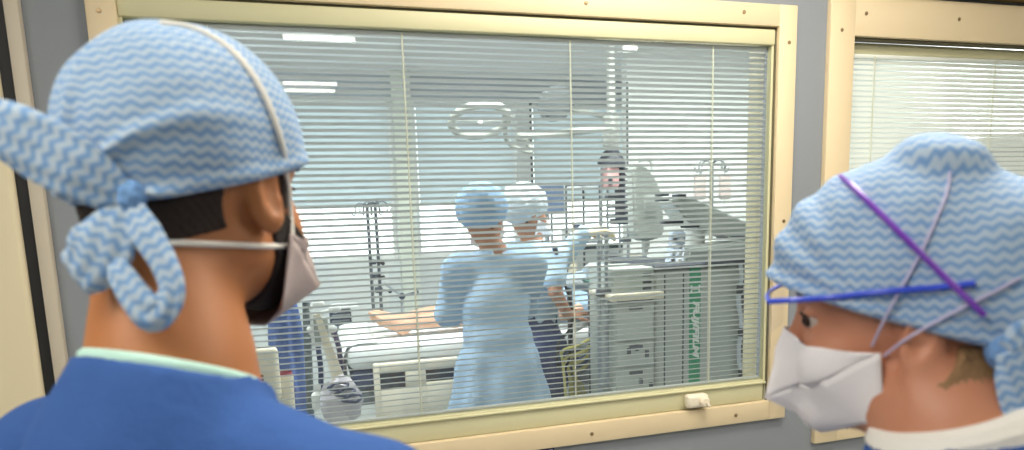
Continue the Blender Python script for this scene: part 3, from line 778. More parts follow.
eyes(WOM, wom, True, (.76, .62, -.14))
b = MB(); e_ = WOM.to((.003, .088, -.024)); b.ball(e_, .0045, n=14); b.build('ear_stud', mat('silver_stud', (225, 225, 230), .15, 1.0), wom)
mkw = flat_mask(WOM, wom, mask_w, N=(.112, .0), S=(.026, .080, -.010), L=(.022, .074, -.076), T=(.130, -.074), C=(.080, -.096), M_=(.082, .050, -.012))

# eyewear of the woman, elastic bands and cap tail
wb_ = bvh_of([capw] + [c for c in wom.children if c.name.split('.')[0] in ('body', 'hair')])
band_c = mat('band_clear', (196, 190, 222), .35)
blue_p = mat('temple_blue', (48, 78, 214), .3); purp_p = mat('temple_purple', (120, 62, 186), .3)
def head_pt(px, py, lift=.004):
    p = on(wb_, px, py, lift)
    return p
seg_on(wb_, [(872, 346), (885, 318), (903, 285), (922, 250), (938, 215), (947, 192), (950, 172)], .0013, 'mask_strap', band_c, wom, .003)
seg_on(wb_, [(884, 356), (905, 340), (932, 324), (962, 308), (990, 294), (1020, 278)], .0015, 'mask_strap', band_c, wom, .003)
def temple(root, pts, r, m):
    P = smooth_path(pts, 8); b = MB(); b.tube(P, r, 10)
    for v in b.bm.verts: pass
    return b.build('temple', m, root)
ew = empty('safety_glasses', tuple(WOM.to((.10, .0, .05))), 'clear safety shield with a bright blue temple worn on the brow of the woman', 'glasses')
tb = [head_pt(975, 283), head_pt(930, 288), head_pt(880, 292), head_pt(830, 297.5)]
dd_ = (tb[3] - CAM).dot(FWD)
tb += [atd(795, 300, dd_ + .012), atd(769, 301.5, dd_ + .03)]
temple(ew, tb, .0028, blue_p)
front = tb[-1]
def mirror(p):
    q = WOM.inv(_a(p)[None])[0]; return WOM.to((q[0], -q[1], q[2]))
temple(ew, [mirror(p) for p in tb], .0028, blue_p)
# curved clear visor hanging from the temples' front ends
bm = bmesh.new(); nA = 24; rows = []
q0 = WOM.inv(_a(front)[None])[0]
for j in range(9):
    row = []
    for i in range(nA + 1):
        a = -1 + 2 * i / nA; x = q0[0] + .008 * (1 - a * a); z = q0[2] - .045 * j / 8
        row.append(bm.verts.new(WOM.to((x, q0[1] * a, z))))
    rows.append(row)
for u, v in zip(rows, rows[1:]):
    for i in range(nA): bm.faces.new((u[i], u[i + 1], v[i + 1], v[i]))
B = MB(); B.bm.free(); B.bm = bm; vo = B.build('visor', clear_p, ew, 'thin clear curved visor'); md = vo.modifiers.new('thickness', 'SOLIDIFY'); md.thickness = .0008
rim = [WOM.to((q0[0] + .008 * (1 - a * a), q0[1] * a, q0[2])) for a in [-1 + 2 * i / 24 for i in range(25)]]
b = MB(); b.tube(rim, .0022, 8); b.build('brow_bar', blue_p, ew)
eg = empty('safety_glasses', tuple(WOM.to((.02, .05, .12))), 'purple framed glasses pushed up over the patterned cap of the woman', 'glasses')
tp = [head_pt(838 + 146 * k / 12, 172 + 143 * k / 12, .006) for k in range(13)]
tp = [p for p in tp if p is not None]
temple(eg, tp, .0028, purp_p); temple(eg, [mirror(p) for p in tp], .0028, purp_p)
a0, a1 = tp[0], mirror(tp[0]); fwd_w = WOM.dir((1, 0, 0)); up_w = WOM.dir((0, 0, 1))
br = [a0.lerp(a1, i / 20) + (fwd_w * .010 + up_w * .010) * (1 - (2 * i / 20 - 1) ** 2) for i in range(21)]
b = MB(); b.tube(br, .0022, 8); b.build('brow_bar', purp_p, eg)
bm = bmesh.new(); rows = []
for j in range(6):
    rows.append([bm.verts.new(p + (fwd_w * .75 - up_w * .25) * (.018 * j / 5) * (1 - .2 * (2 * i / 20 - 1) ** 2)) for i, p in enumerate(br)])
for u, v in zip(rows, rows[1:]):
    for i in range(20): bm.faces.new((u[i], u[i + 1], v[i + 1], v[i]))
B = MB(); B.bm.free(); B.bm = bm; vo = B.build('visor', clear_p, eg, 'clear upturned lens'); md = vo.modifiers.new('thickness', 'SOLIDIFY'); md.thickness = .0008
# tail of the cap and the strand of hair at the nape
KW = on(wb_, 1006, 352, 0) or atd(1006, 352, .66); DW = (KW - CAM).dot(FWD)
b = MB(); b.ball(KW, .016, (1, 1, 1.1), 18); b.build('tie_knot', MATS['cap_blue'], wom)
for pts, wd_ in (([(1006, 352), (1014, 368), (1022, 392), (1030, 420), (1036, 446)], [.018, .034, .044, .046, .04]), ([(1006, 350), (1026, 338), (1050, 330), (1075, 335)], [.018, .036, .044, .04])):
    P = smooth_path([atd(x, y, DW - .012) for x, y in pts], 6); n_ = len(P)
    ribbon('cap_tie', P, [float(np.interp(i / (n_ - 1) * (len(wd_) - 1), range(len(wd_)), wd_)) for i in range(n_)], [-FWD] * n_, cap_wom, wom, .0035, 3, 26, .22)

# ------------------------------------------------------------------ treatment room: staff
gown_b = mat('gown_pale_blue', (156, 182, 208), .85, bump=.3, bscale=40, var=.07, spec=.2)
navy = mat('navy_cloth', (44, 58, 108), .85, bump=.2, bscale=50, var=.1, spec=.2)
cap_n = mat('cap_pale_blue', (148, 180, 214), .85, bump=.9, bscale=60, var=.2, spec=.2)
cap_p = mat('cap_offwhite', (196, 206, 212), .85, bump=.9, bscale=60, var=.12, spec=.2)
skin_n = mat('skin_olive', (176, 124, 96), .55, var=.05, bscale=200)
glove_m = mat('glove_cream', (226, 206, 168), .5)

def nurse(name_label, fr, face, N, arms, sleeve_m, top_m, leg_m, cap_col, hem, full_gown, glove=None, bare=()):
    f = Vector(face).normalized(); r = Vector((f.y, -f.x, 0)); up = Vector((0, 0, 1)); N = Vector(N)
    root = empty('person', (N.x, N.y, 0), name_label, 'person')
    chest = N - up * .24; pel = Vector((N.x, N.y, N.z - .56)) - f * .01; hb = fr.to((-.03, 0, -.045))
    sh = [N + r * .165 - up * .085, N - r * .165 - up * .085]
    def body(P):
        d = smin(skull(fr.inv(P), True) * fr.sc, rcone(P, hb, N, .046, .05), .03)
        d = smin(d, np.minimum(rcone(P, N - up * .06, sh[0], .045, .045), rcone(P, N - up * .06, sh[1], .045, .045)), .05)
        d = smin(d, rcone(P, chest, pel, .105, .11), .06)
        for sp, (el, wr, hd, pn), sg in zip(sh, arms, (1, -1)):
            d = smin(d, np.minimum(rcone(P, sp, el, .043, .034), rcone(P, el, wr, .035, .024)), .03)
            d = smin(d, hand_sdf(P, wr, hd, pn, -sg, .35, .92), .012)
        return smin(d, lower_body(pel, f, P), .04)
    pts = [N, pel, hb] + sh + [v for a in arms for v in a[:2]] + [Vector(a[1]) + Vector(a[2]).normalized() * .2 for a in arms]
    lo = np.min([_a(p) for p in pts], 0) - .14; hi = np.max([_a(p) for p in pts], 0) + .14; lo[2] = .03; hi[2] = fr.pos[2] + .17
    obj('body', mesh_sdf('body', body, lo, hi, .006), skin_n, root)
    def cloth(P):
        d = rcone(P, N - up * .052, chest, .072, .13)
        d = smin(d, rcone(P, chest, pel + up * .1, .135, .125), .06)
        d = smin(d, np.minimum(rcone(P, N - up * .06, sh[0], .06, .062), rcone(P, N - up * .06, sh[1], .06, .062)), .05)
        a = np.arctan2(P[:, 0] - N.x, P[:, 1] - N.y)
        for k, (sp, (el, wr, hd, pn)) in enumerate(zip(sh, arms)):
            if k in bare:
                d = smin(d, rcone(P, sp, Vector(sp).lerp(el, .65), .062, .06), .03); continue
            e = smin(rcone(P, sp, el, .064, .058), rcone(P, el, Vector(el).lerp(wr, .95), .058, .044), .03)
            e = e + .004 * np.sin(((P - _a(el)) @ _a((Vector(wr) - Vector(el)).normalized())) * 90)
            d = smin(d, e, .035)
        fold = .016 * np.sin(a * 9 + .6) * np.clip((pel.z + .25 - P[:, 2]) / .4, 0, 1) + .004 * np.sin(P[:, 2] * 30 + a * 3)
        if full_gown:
            sk = rcone(P, pel + up * .10, Vector((pel.x, pel.y, hem)), .175, .31)
            sk = smax(sk, hem - P[:, 2], .01)
            d = smin(d, sk, .05)
            d = smax(d, hem - P[:, 2], .005)
        else:
            d = smax(d, hem - P[:, 2], .008)
        d = d + fold + (.016 * np.exp(-((P[:, 2] - pel.z - .14) / .035) ** 2) if full_gown else 0)
        q = np.linalg.norm((P - _a(N))[:, :2], axis=1)
        return smax(d, np.where(P[:, 2] > N.z - .1, .062 - q, -1), .006)
    obj('gown' if full_gown else 'tunic', mesh_sdf('gown', cloth, lo - .12 * np.array([1, 1, 0]), hi + .12 * np.array([1, 1, 0]), .009), top_m, root)
    if leg_m is not None:
        def tr(P):
            d = smin(lower_body(pel, f, P) - .028, rcone(P, pel + up * .16, pel, .128, .135), .05)
            return smax(d + .004 * np.sin(P[:, 2] * 33 + P[:, 0] * 25), .10 - P[:, 2], .005)
        obj('trousers', mesh_sdf('trousers', tr, (pel.x - .25, pel.y - .25, .05), (pel.x + .25, pel.y + .25, pel.z + .33), .009), leg_m, root)
    if full_gown:
        b = MB(); pts_ = [Vector((pel.x, pel.y, pel.z + .14)) + (f * math.cos(a) + r * math.sin(a)) * .134 for a in [2 * PI * k / 36 for k in range(37)]]
        b.tube(pts_, .006, 8, cap=False); kx = pts_[20] - f * .012
        b.tube(smooth_path([kx, kx - f * .02 - up * .12 - r * .02, kx - f * .03 - up * .34 - r * .04]), .005, 8); b.tube(smooth_path([kx, kx - f * .02 - up * .10 + r * .03, kx - f * .03 - up * .26 + r * .05]), .005, 8)
        b.build('waist_tie', top_m, root)
    def capf(P):
        q = fr.inv(P); d = ell(q, (-.018, 0, .055), (.122, .102, .105)); d = smin(d, ell(q, (-.06, 0, .03), (.09, .09, .085)), .05)
        d = d + .003 * np.sin(q[:, 0] * 70 + q[:, 1] * 40) * np.sin(q[:, 2] * 60)
        pl = (-.034 + .55 * q[:, 0] - q[:, 2]); return smax(d, pl, .006) * fr.sc
    obj('bouffant_cap', mesh_sdf('bouffant_cap', capf, _a(fr.pos) - .2, _a(fr.pos) + .22, .0055), cap_col, root)
    obj('hair', mesh_sdf('hair', lambda P: smax(skull(fr.inv(P), True) - .007, np.maximum.reduce([fr.inv(P)[:, 2] - .06, -.05 - fr.inv(P)[:, 2], fr.inv(P)[:, 0] + .02]), .004) * fr.sc, _a(fr.pos) - .16, _a(fr.pos) + .16, .005), hair_d, root)
    flat_mask(fr, root, mask_w)
    eyes(fr, root, True)
    b = MB()
    for sg in (1, -1):
        b.tube(smooth_path([fr.to(v) for v in ((.028, .080 * sg, -.03), (-.02, .085 * sg, .0), (-.09, .055 * sg, .035), (-.128, .0, .045))], 6), .0028, 6)
    b.build('mask_strap', elastic, root)
    if glove is not None:
        el, wr, hd, pn = arms[glove]; sg = (1, -1)[glove]
        g = lambda P: smin(hand_sdf(P, wr, hd, pn, -sg, .25, 1.12) - .003, rcone(P, Vector(wr) - (Vector(wr) - Vector(el)).normalized() * .05, wr, .034, .029), .012)
        obj('glove', mesh_sdf('glove', g, _a(wr) - .2, _a(wr) + .24, .0045), glove_m, root)
    shoes(root, pel, f, mat('clog_white', (215, 215, 212), .5), .09)
    return root

def yawdir(d): return Vector((math.sin(math.radians(d)), math.cos(math.radians(d)), 0))
# the gowned nurse, seen from behind
h1 = at(484, 220, 1.02); fr1 = Frame(h1, 48, 18, 0, 1.0); f1 = yawdir(18); r1 = Vector((f1.y, -f1.x, 0)); N1 = h1 - Vector((0, 0, .122)) - f1 * .035
N1.x = at(492, 240, 1.02).x
eL = N1 - r1 * .215 + f1 * .03 - Vector((0, 0, .28)); eR = N1 + r1 * .12 + f1 * .20 - Vector((0, 0, .28))
nurse('nurse in a long pale blue gown and blue cap seen from behind at the bed', fr1, f1, N1,
      [(eR, eR + f1 * .20 - r1 * .03 + Vector((0, 0, .03)), f1 + Vector((0, 0, -.2)), Vector((0, 0, -1))), (eL, eL + f1 * .21 + r1 * .08 + Vector((0, 0, -.02)), f1 + Vector((0, 0, -.2)), Vector((0, 0, -1)))],
      gown_b, gown_b, None, cap_n, .30, True)
# the second nurse, turned to the equipment
h2 = at(527, 214, 1.40); fr2 = Frame(h2, 84, 8, 0, .98); f2 = yawdir(70); r2 = Vector((f2.y, -f2.x, 0)); N2 = h2 - Vector((0, 0, .125)) - f2 * .03 + Vector((.05, 0, 0))
w2_ = at(592, 232, 1.36); e2 = at(556, 262, 1.30)
w3 = at(571, 309, 1.34); e3 = at(549, 283, 1.30)
nurse('nurse in a pale top and off-white cap reaching out with a cream glove', fr2, f2, N2,
      [(at(555, 292, 1.16), at(568, 315, 1.16), Vector((.9, .1, .12)), Vector((0, .2, -1))), (at(560, 258, 1.30), at(584, 233, 1.22), Vector((1, 0, .10)), Vector((0, .1, -1)))],
      gown_b, mat('gown_ice_blue', (178, 202, 222), .85, bump=.3, bscale=40, var=.1, spec=.2), navy, cap_p, N2.z - .44, False, glove=1, bare=(0,))

# ------------------------------------------------------------------ bed and patient
sheet_m = mat('white_sheet', (232, 236, 234), .85, bump=.25, bscale=25)
bx0 = at(347, 350, 1.62).x; mz = at(347, 347, 1.62).z; by0, by1 = 1.62, 2.42; bx1 = bx0 + 2.0
bed = empty('hospital_bed', (bx0 + 1.05, 2.0, 0), 'hospital bed with white sheet and cream side rail under the patient', 'bed')
b = MB(); b.box((bx0, by0, mz - .13), (bx1, by1, mz), .045, seg=5); b.build('mattress', sheet_m, bed)
# sheet hanging over the foot end
bm = bmesh.new(); rows = []
for i in range(25):
    y = by0 + .02 + (by1 - by0 - .04) * i / 24; row = []
    for k, (dx, dz) in enumerate(((.16, .006), (.06, .007), (.0, -.01), (-.018, -.06), (-.024, -.16), (-.03, -.27), (-.034, -.34 - .02 * math.sin(i * .9)))):
        w_ = .012 * math.sin(i * 1.1 + k * .6) * max(0, k - 2) / 4
        row.append(bm.verts.new((bx0 + dx - abs(w_), y, mz + dz)))
    rows.append(row)
for u, v in zip(rows, rows[1:]):
    for k in range(6): bm.faces.new((u[k], u[k + 1], v[k + 1], v[k]))
B = MB(); B.bm.free(); B.bm = bm; so = B.build('sheet', sheet_m, bed, smooth=80); md = so.modifiers.new('thickness', 'SOLIDIFY'); md.thickness = .004; md.offset = 1
b = MB(); b.box((bx0 + .02, by0 + .015, mz - .235), (bx1 - .02, by1 - .015, mz - .135), .015); b.build('mattress_deck', navy_p, bed)
b = MB(); b.box((bx0 + .04, by0 + .05, mz - .33), (bx1 - .04, by1 - .05, mz - .24), .01); b.build('frame', mat('bed_frame_grey', (120, 128, 134), .5), bed)
def rail_panel(y, nm='side_rail'):
    # cream panel with a dark grip opening, built as a ring of pieces round the hole
    x0, x1 = at(373, 380, by0).x, at(470, 380, by0).x; zt, zb = at(373, 362, by0).z, at(373, 428, by0).z
    hx0, hx1, hz0, hz1 = at(379, 380, by0).x, at(404, 380, by0).x, at(379, 387, by0).z, at(379, 371, by0).z
    gx0_, gx1_ = at(424, 380, by0).x, at(457, 380, by0).x; gz0_, gz1_ = at(440, 378, by0).z, at(440, 366, by0).z
    b = MB()
    poly = [(x0 + .03, zt), (x1, zt + .01), (x1, zb), (x0 + .02, zb), (x0, zb + .03), (x0, zt - .03)]
    for lo, hi in (((x0, zb), (hx0, zt)), ((hx0 - .001, hz1), (gx0_ + .001, zt)), ((hx0 - .001, zb), (gx0_ + .001, hz0)), ((hx1, hz0 - .001), (gx0_ + .001, hz1 + .001)), ((gx0_, zb), (gx1_, gz0_)), ((gx0_, gz1_), (gx1_, zt)), ((gx1_ - .001, zb), (x1, zt))):
        b.box((lo[0], y - .018, lo[1]), (hi[0], y + .018, hi[1]), .006)
    p = b.build(nm, plast_c, bed)
    b = MB(); b.box((hx0 - .004, y + .004, hz0 - .004), (hx1 + .004, y + .014, hz1 + .004)); b.build('grip_recess', plast_d, p); b = MB(); b.box((gx0_ - .004, y + .004, gz0_ - .004), (gx1_ + .004, y + .014, gz1_ + .004)); b.build('grip_recess', plast_d, p)
    b = MB(); b.cyl((x0 + .15, y + .02, zb + .05), (x0 + .15, y + .05, mz - .28), .016); b.build('rail_bracket', steel_d, p); b = MB(); b.cyl((x1 - .15, y + .02, zb + .05), (x1 - .15, y + .05, mz - .28), .016); b.build('rail_bracket', steel_d, p)
rail_panel(by0 - .055)
b = MB(); b.box((bx1 - .05, by0 + .02, mz - .25), (bx1 + .0, by1 - .02, mz + .35), .03); b.build('headboard', plast_c, bed)
b = MB(); b.box((bx0 + .2, by0 + .15, .12), (bx1 - .2, by1 - .15, .24), .02); b.box((bx0 + .5, by0 + .3, .2), (bx0 + .62, by1 - .3, mz - .3), .01); b.box((bx1 - .62, by0 + .3, .2), (bx1 - .5, by1 - .3, mz - .3), .01); b.build('base', plast_g, bed)
for x in (bx0 + .3, bx1 - .3):
    for y in (by0 + .2, by1 - .2):
        b = MB(); b.lathe([(.03, -.018), (.06, -.016), (.06, .016), (.03, .018)], (x, y, .061), 24, Matrix.Rotation(PI / 2, 3, 'X')); b.build('wheel', rubber, bed)
# patient
pa = empty('person', (bx0 + 1.0, 1.95, mz), 'patient lying on the bed with bare legs stretched towards the foot end', 'person')
yN, yF = 1.84, 2.02; lz = mz + .045
def leg(P, y, xf, dz):
    hip = Vector((xf + .86, y + .01, lz + .05)); kn_ = Vector((xf + .47, y, lz + .055 + dz)); an_ = Vector((xf + .055, y - .005, lz + .015)); calf = an_.lerp(kn_, .68) + Vector((0, 0, -.008))
    d = rcone(P, hip, kn_, .085, .056); d = smin(d, rcone(P, kn_, calf, .050, .053), .03); d = smin(d, rcone(P, calf, an_, .052, .032), .03)
    heel = an_ + Vector((-.012, 0, -.022)); ball = an_ + Vector((-.112, -.01, .035)); d = smin(d, ell(P, heel, (.032, .030, .030)), .03)
    d = smin(d, rcone(P, an_, ball, .034, .032), .03); d = smin(d, rcone(P, heel, ball + Vector((-.01, 0, .0)), .026, .026), .03)
    for k in range(5):
        t0 = ball + Vector((-.014, -.030 + .015 * k, .008 - .004 * k)); d = smin(d, rcone(P, t0, t0 + Vector((-.026, -.002, .016 - .002 * k)), .0115 - (.0015 * k if k else 0), .0095 - .001 * k), .008)
    return d
PFR = Frame((bx0 + 1.80, 1.95, mz + .20), 90, 0); Rp = np.array([[0, 0, -1.0], [0, 1, 0], [1, 0, 0]]).T
PFR.R = np.array(Matrix(((0, 0, 1), (0, 1, 0), (1, 0, 0))))   # face up, crown towards +x
PFR.R[:, 1] = np.cross(PFR.R[:, 2], PFR.R[:, 0])
def pbody(P):
    d = smin(leg(P, yN, bx0 + .27, .0), leg(P, yF, bx0 + .25, .015), .01)
    pel = (bx0 + 1.05, 1.89, lz + .07); ch = (bx0 + 1.42, 1.92, lz + .09); nk = (bx0 + 1.62, 1.94, lz + .08)
    d = smin(d, rcone(P, pel, ch, .125, .13), .06); d = smin(d, rcone(P, ch, nk, .10, .06), .08); d = smin(d, rcone(P, nk, (bx0 + 1.74, 1.95, mz + .15), .055, .055), .03)
    d = smin(d, skull(PFR.inv(P)), .02)
    for sg in (1, -1):
        sp = Vector((bx0 + 1.52, 1.92 + .17 * sg, lz + .08)); el = Vector((bx0 + 1.25, 1.92 + .235 * sg, lz + .03)); wr = Vector((bx0 + 1.02, 1.92 + .23 * sg, lz + .02))
        d = smin(d, np.minimum(rcone(P, sp, el, .05, .04), rcone(P, el, wr, .038, .028)), .04); d = smin(d, hand_sdf(P, wr, (-1, 0, -.05), (0, 0, -1), sg, .2), .012)
    return d
obj('body', mesh_sdf('body', pbody, (bx0 - .02, 1.55, mz - .02), (bx0 + 2.0, 2.35, mz + .40), .006), mat('skin_patient', (204, 160, 132), .55, var=.05, bscale=120), pa)
obj('hair', mesh_sdf('hair', lambda P: smax(skull(PFR.inv(P)) - .006, np.maximum(.02 - PFR.inv(P)[:, 2], PFR.inv(P)[:, 0] - .05), .004), (bx0 + 1.6, 1.8, mz), (bx0 + 2.0, 2.1, mz + .4), .005), hair_d, pa)
eyes(PFR, pa)
pg = obj('patient_gown', mesh_sdf('patient_gown', lambda P: smax(smin(rcone(P, (bx0 + .98, 1.89, lz + .06), (bx0 + 1.50, 1.93, lz + .09), .165, .155), np.minimum(rcone(P, (bx0 + 1.52, 1.75, lz + .08), (bx0 + 1.36, 1.70, lz + .05), .065, .06), rcone(P, (bx0 + 1.52, 2.09, lz + .08), (bx0 + 1.36, 2.13, lz + .05), .065, .06)), .04) + .004 * np.sin(P[:, 0] * 50 + P[:, 1] * 30), mz + .004 - P[:, 2], .01), (bx0 + .7, 1.55, mz - .02), (bx0 + 1.75, 2.35, mz + .32), .008), gown_b, pa)
pil = empty('pillow', (bx0 + 1.83, 1.95, mz), 'white pillow under the head of the patient', 'pillow')
b = MB(); b.ball((bx0 + 1.83, 1.95, mz + .055), 1, (.2, .3, .055), 24); b.build('pillow_case', sheet_m, pil)

# ------------------------------------------------------------------ treatment room: equipment
Z = Vector((0, 0, 1))
def castors(root, cx, cy, r, n=5, a0=.3):
    for k in range(n):
        a = a0 + 2 * PI * k / n; p = Vector((cx + r * math.cos(a), cy + r * math.sin(a), .028))
        b = MB(); b.tube([(cx, cy, .10), (p.x, p.y, .062)], [.016, .011], 8); b.build('foot_arm', steel, root)
        b = MB(); b.lathe([(.012, -.012), (.027, -.010), (.027, .010), (.012, .012)], p, 16, Matrix.Rotation(a, 3, 'Z') @ Matrix.Rotation(PI / 2, 3, 'X')); b.build('castor', rubber, root)
def hooks(root, c, zt, n=4, r=.075, a0=.2):
    for k in range(n):
        a = a0 + 2 * PI * k / n; d = Vector((math.cos(a), math.sin(a), 0))
        b = MB(); b.tube(smooth_path([c + Z * zt, c + Z * (zt + .02) + d * r * .55, c + Z * (zt + .005) + d * r, c + Z * (zt - .045) + d * r * 1.05, c + Z * (zt - .055) + d * r * 1.25, c + Z * (zt - .025) + d * r * 1.4], 5), .0042, 8); b.build('hook', steel_d, root)

# twin-pole drip stand beyond the foot of the bed
dY = 2.62; pA, pB = at(367, 205, dY), at(375, 203, dY); dc = Vector(((pA.x + pB.x) / 2, dY, 0))
ds = empty('drip_stand', dc, 'steel drip stand with twin poles and hooks beyond the foot of the bed', 'drip stand')
for p in (pA, pB):
    b = MB(); b.cyl((p.x, dY, .08), (p.x, dY, p.z), .011, n=14); b.build('pole', steel_d, ds)
    hooks(ds, Vector((p.x, dY, 0)), p.z - .01)
b = MB(); b.box((pA.x - .03, dY - .03, .08), (pB.x + .03, dY + .03, .13), .01); b.build('pole_base', steel, ds); castors(ds, dc.x, dY, .16)
for (px, py, sz) in ((373, 262, .026), (375, 276, .022), (379, 290, .03)):
    p = at(px, py, dY - .02); b = MB(); b.box((p.x - sz * .8, dY - .035, p.z - sz * .6), (p.x + sz * .8, dY + .025, p.z + sz * .6), .006); k_ = b.build('clamp', plast_d, ds)
    b = MB(); b.tube([(p.x + sz * .8, dY - .01, p.z), (p.x + sz * 2.2, dY - .02, p.z - .01)], .006, 8); b.ball((p.x + sz * 2.4, dY - .02, p.z - .012), .014, n=12); b.build('clamp_knob', rubber, k_)
# small joint arm standing on the bed edge, with its hinge
jY = 2.46; j0 = at(372, 300, jY)
ja = empty('joint_arm', (at(402, 295, jY).x, jY, mz), 'small steel joint arm with a dark knob behind the patient feet', 'arm')
pp = [at(402, 315, jY), at(402, 296, jY), at(384, 283, jY)]
b = MB(); b.tube([(pp[0].x, jY, mz - .05), pp[0], pp[1]], .009, 10); b.build('upright', steel, ja)
b = MB(); b.tube([pp[1], pp[2]], .008, 10); b.build('arm', steel, ja)
b = MB(); b.ball(pp[1], .022, n=14); b.build('hinge', plast_d, ja)
b = MB(); b.tube([pp[1], at(416, 292, jY)], [.008, .006], 8); b.ball(at(417, 292, jY), .014, n=12); b.build('knob_lever', steel_d, ja)

# dark monitor unit on a post at the foot end
mY = 2.78; q0, q1 = at(329, 308, mY), at(352, 334, mY)
mu = empty('monitor_unit', ((q0.x + q1.x) / 2, mY, 0), 'dark boxy unit with ribbed front on a post by the foot of the bed', 'medical device')
b = MB(); b.box((q0.x, mY - .10, q1.z), (q1.x, mY + .12, q0.z), .012); b.build('housing', plast_d, mu)
for k in range(4):
    z = q1.z + (q0.z - q1.z) * (.15 + .2 * k); b = MB(); b.box((q0.x + .01, mY - .108, z), (q1.x - .01, mY - .098, z + .012), .003); b.build('rib', steel, mu)
b = MB(); b.box((q0.x + .02, mY - .09, q0.z), (q1.x + .05, mY + .1, q0.z + .015), .004); b.build('top_tray', plast_w, mu)
b = MB(); b.cyl(((q0.x + q1.x) / 2, mY, .05), ((q0.x + q1.x) / 2, mY, q1.z), .02); b.lathe([(.14, .0), (.14, .02), (.05, .05), (.02, .055)], ((q0.x + q1.x) / 2, mY, 0), 28); b.build('stand', steel_d, mu)

# equipment stand with dark pole, plate and slanted cream arm
eY = 1.0; e0 = at(306, 302, eY); ec = Vector((at(312, 400, eY).x, eY, 0))
es = empty('equipment_stand', ec, 'equipment stand with dark upright bar, grey plate and slanted cream arm', 'equipment stand')
b = MB(); b.tube([(ec.x - .02, eY, .06), (ec.x - .02, eY, .5), (e0.x, eY, e0.z)], .016, 10); b.build('upright_bar', mat('bar_greygreen', (104, 112, 112), .45, .3), es); castors(es, ec.x - .02, eY, .17)
a, c = at(313, 318, eY - .05), at(327, 343, eY - .05)
b = MB(); b.box((a.x, eY - .06, c.z), (c.x + .01, eY - .03, a.z), .008); pl_ = b.build('plate', mat('plate_grey', (160, 166, 158), .5), es)
b = MB(); b.box((a.x - .012, eY - .055, c.z - .01), (a.x + .0, eY - .025, a.z + .02), .003); b.box((a.x - .012, eY - .055, c.z - .012), (c.x + .01, eY - .025, c.z), .003); b.build('plate_edge', plast_w, pl_)
sA, sB = at(317, 314, eY - .08), at(346, 402, eY - .08)
d_ = (sB - sA).normalized(); nx = Vector((d_.z, 0, -d_.x)) * .5
nx = nx.normalized() * .022
b = MB(); b.prism([sA - nx * .5, sA + nx * .5, sB + nx * 1.3, sB - nx * 1.3], sA, sA + Vector((0, .05, 0))); b.build('slanted_arm', plast_c, es)
for px, py in ((318, 304), (335, 309), (331, 329), (313, 329)):
    p = at(px, py, eY - .03); b = MB(); b.ball(p, .022, (1.2, .8, .8), 14); b.tube([p, (e0.x, eY, p.z - .03)], .007, 8); b.build('joint_knob', plast_w, es)
for (x0, y0, x1, y1) in ((318, 345, 320, 400), (334, 330, 341, 372)):
    b = MB(); b.tube(smooth_path([at(x0, y0, eY + .02), at((x0 + x1) / 2 + 2, (y0 + y1) / 2, eY), at(x1, y1, eY + .02)]), .011, 8); b.build('hose', navy_p, es)
# clear bag of coiled tubing hanging at its foot
gY = .86
tb_ = empty('tubing_bag', (at(340, 400, gY).x, gY, at(340, 440, gY).z), 'pale plastic bag of coiled dark tubing at the stand below the window', 'bag')
def crumple(c, sc, seed, m, root, name, n=3, amp=.25):
    bm = bmesh.new(); bmesh.ops.create_icosphere(bm, subdivisions=n, radius=1.0); rs = np.random.RandomState(seed); ph = rs.uniform(0, 6, (6, 4)); k = rs.uniform(2, 7, (6, 3))
    for v in bm.verts:
        f = sum(math.sin(k[i] @ np.array(v.co) + ph[i, 0]) * (.5 if i < 3 else .3) for i in range(6)) / 2.4
        v.co = Vector((v.co.x * sc[0], v.co.y * sc[1], v.co.z * sc[2])) * (1 + amp * f) + Vector(c)
    B = MB(); B.bm.free(); B.bm = bm; return B.build(name, m, root, smooth=22)
crumple(at(341, 402, gY), (.085, .06, .10), 3, mat('bag_lilac_grey', (188, 184, 192), .35, coat=.3), tb_, 'bag_film')
for k in range(3):
    cc = at(338 + 7 * k, 386 + 6 * k, gY - .06); pts = [cc + Vector((.035 * math.cos(t) + .006 * math.sin(3 * t), -.012 + .01 * math.sin(t * 2), .014 * math.sin(t))) for t in [2 * PI * i / 24 for i in range(25)]]
    b = MB(); b.tube(pts, .006, 8, cap=False); b.build('coiled_tube', navy_p, tb_)
# white bottle beside
wbY = .95; p = at(318, 398, wbY)
wb2 = empty('bottle', (p.x, wbY, p.z - .05), 'small white bottle hanging at the dark bar of the equipment stand', 'bottle')
b = MB(); b.lathe([(.02, -.05), (.026, -.04), (.026, .015), (.012, .032), (.012, .04)], p, 20); b.build('bottle_body', plast_w, wb2)
b = MB(); b.lathe([(.015, .038), (.015, .056), (.01, .058)], p, 16); b.build('cap', plast_w, wb2)

# cream bed end of an empty bed, close behind the glass
cY = .62; c0, c1 = at(236, 350, cY), at(282, 402, cY)
ce = empty('bed_end_panel', ((c0.x + c1.x) / 2 - .2, cY, 0), 'rounded cream bed end panel with a dark grip slot next to the man', 'bed end')
b = MB(); b.box((c0.x - .50, cY, c1.z), (c1.x, cY + .05, c0.z), .024, seg=5); b.build('panel', plast_c, ce)
s0_, s1_ = at(247, 376, cY), at(264, 381, cY); b = MB(); b.box((s0_.x, cY - .004, s1_.z), (s1_.x, cY + .012, s0_.z), .004); b.build('grip_slot', plast_d, ce)
for x in (c0.x - .35, c1.x - .10):
    b = MB(); b.box((x - .02, cY + .01, .12), (x + .02, cY + .04, c1.z + .02), .006); l_ = b.build('leg', plast_g, ce)
    b = MB(); b.lathe([(.03, -.016), (.06, -.014), (.06, .014), (.03, .016)], (x, cY + .025, .061), 22, Matrix.Rotation(PI / 2, 3, 'X')); b.build('castor', rubber, l_)
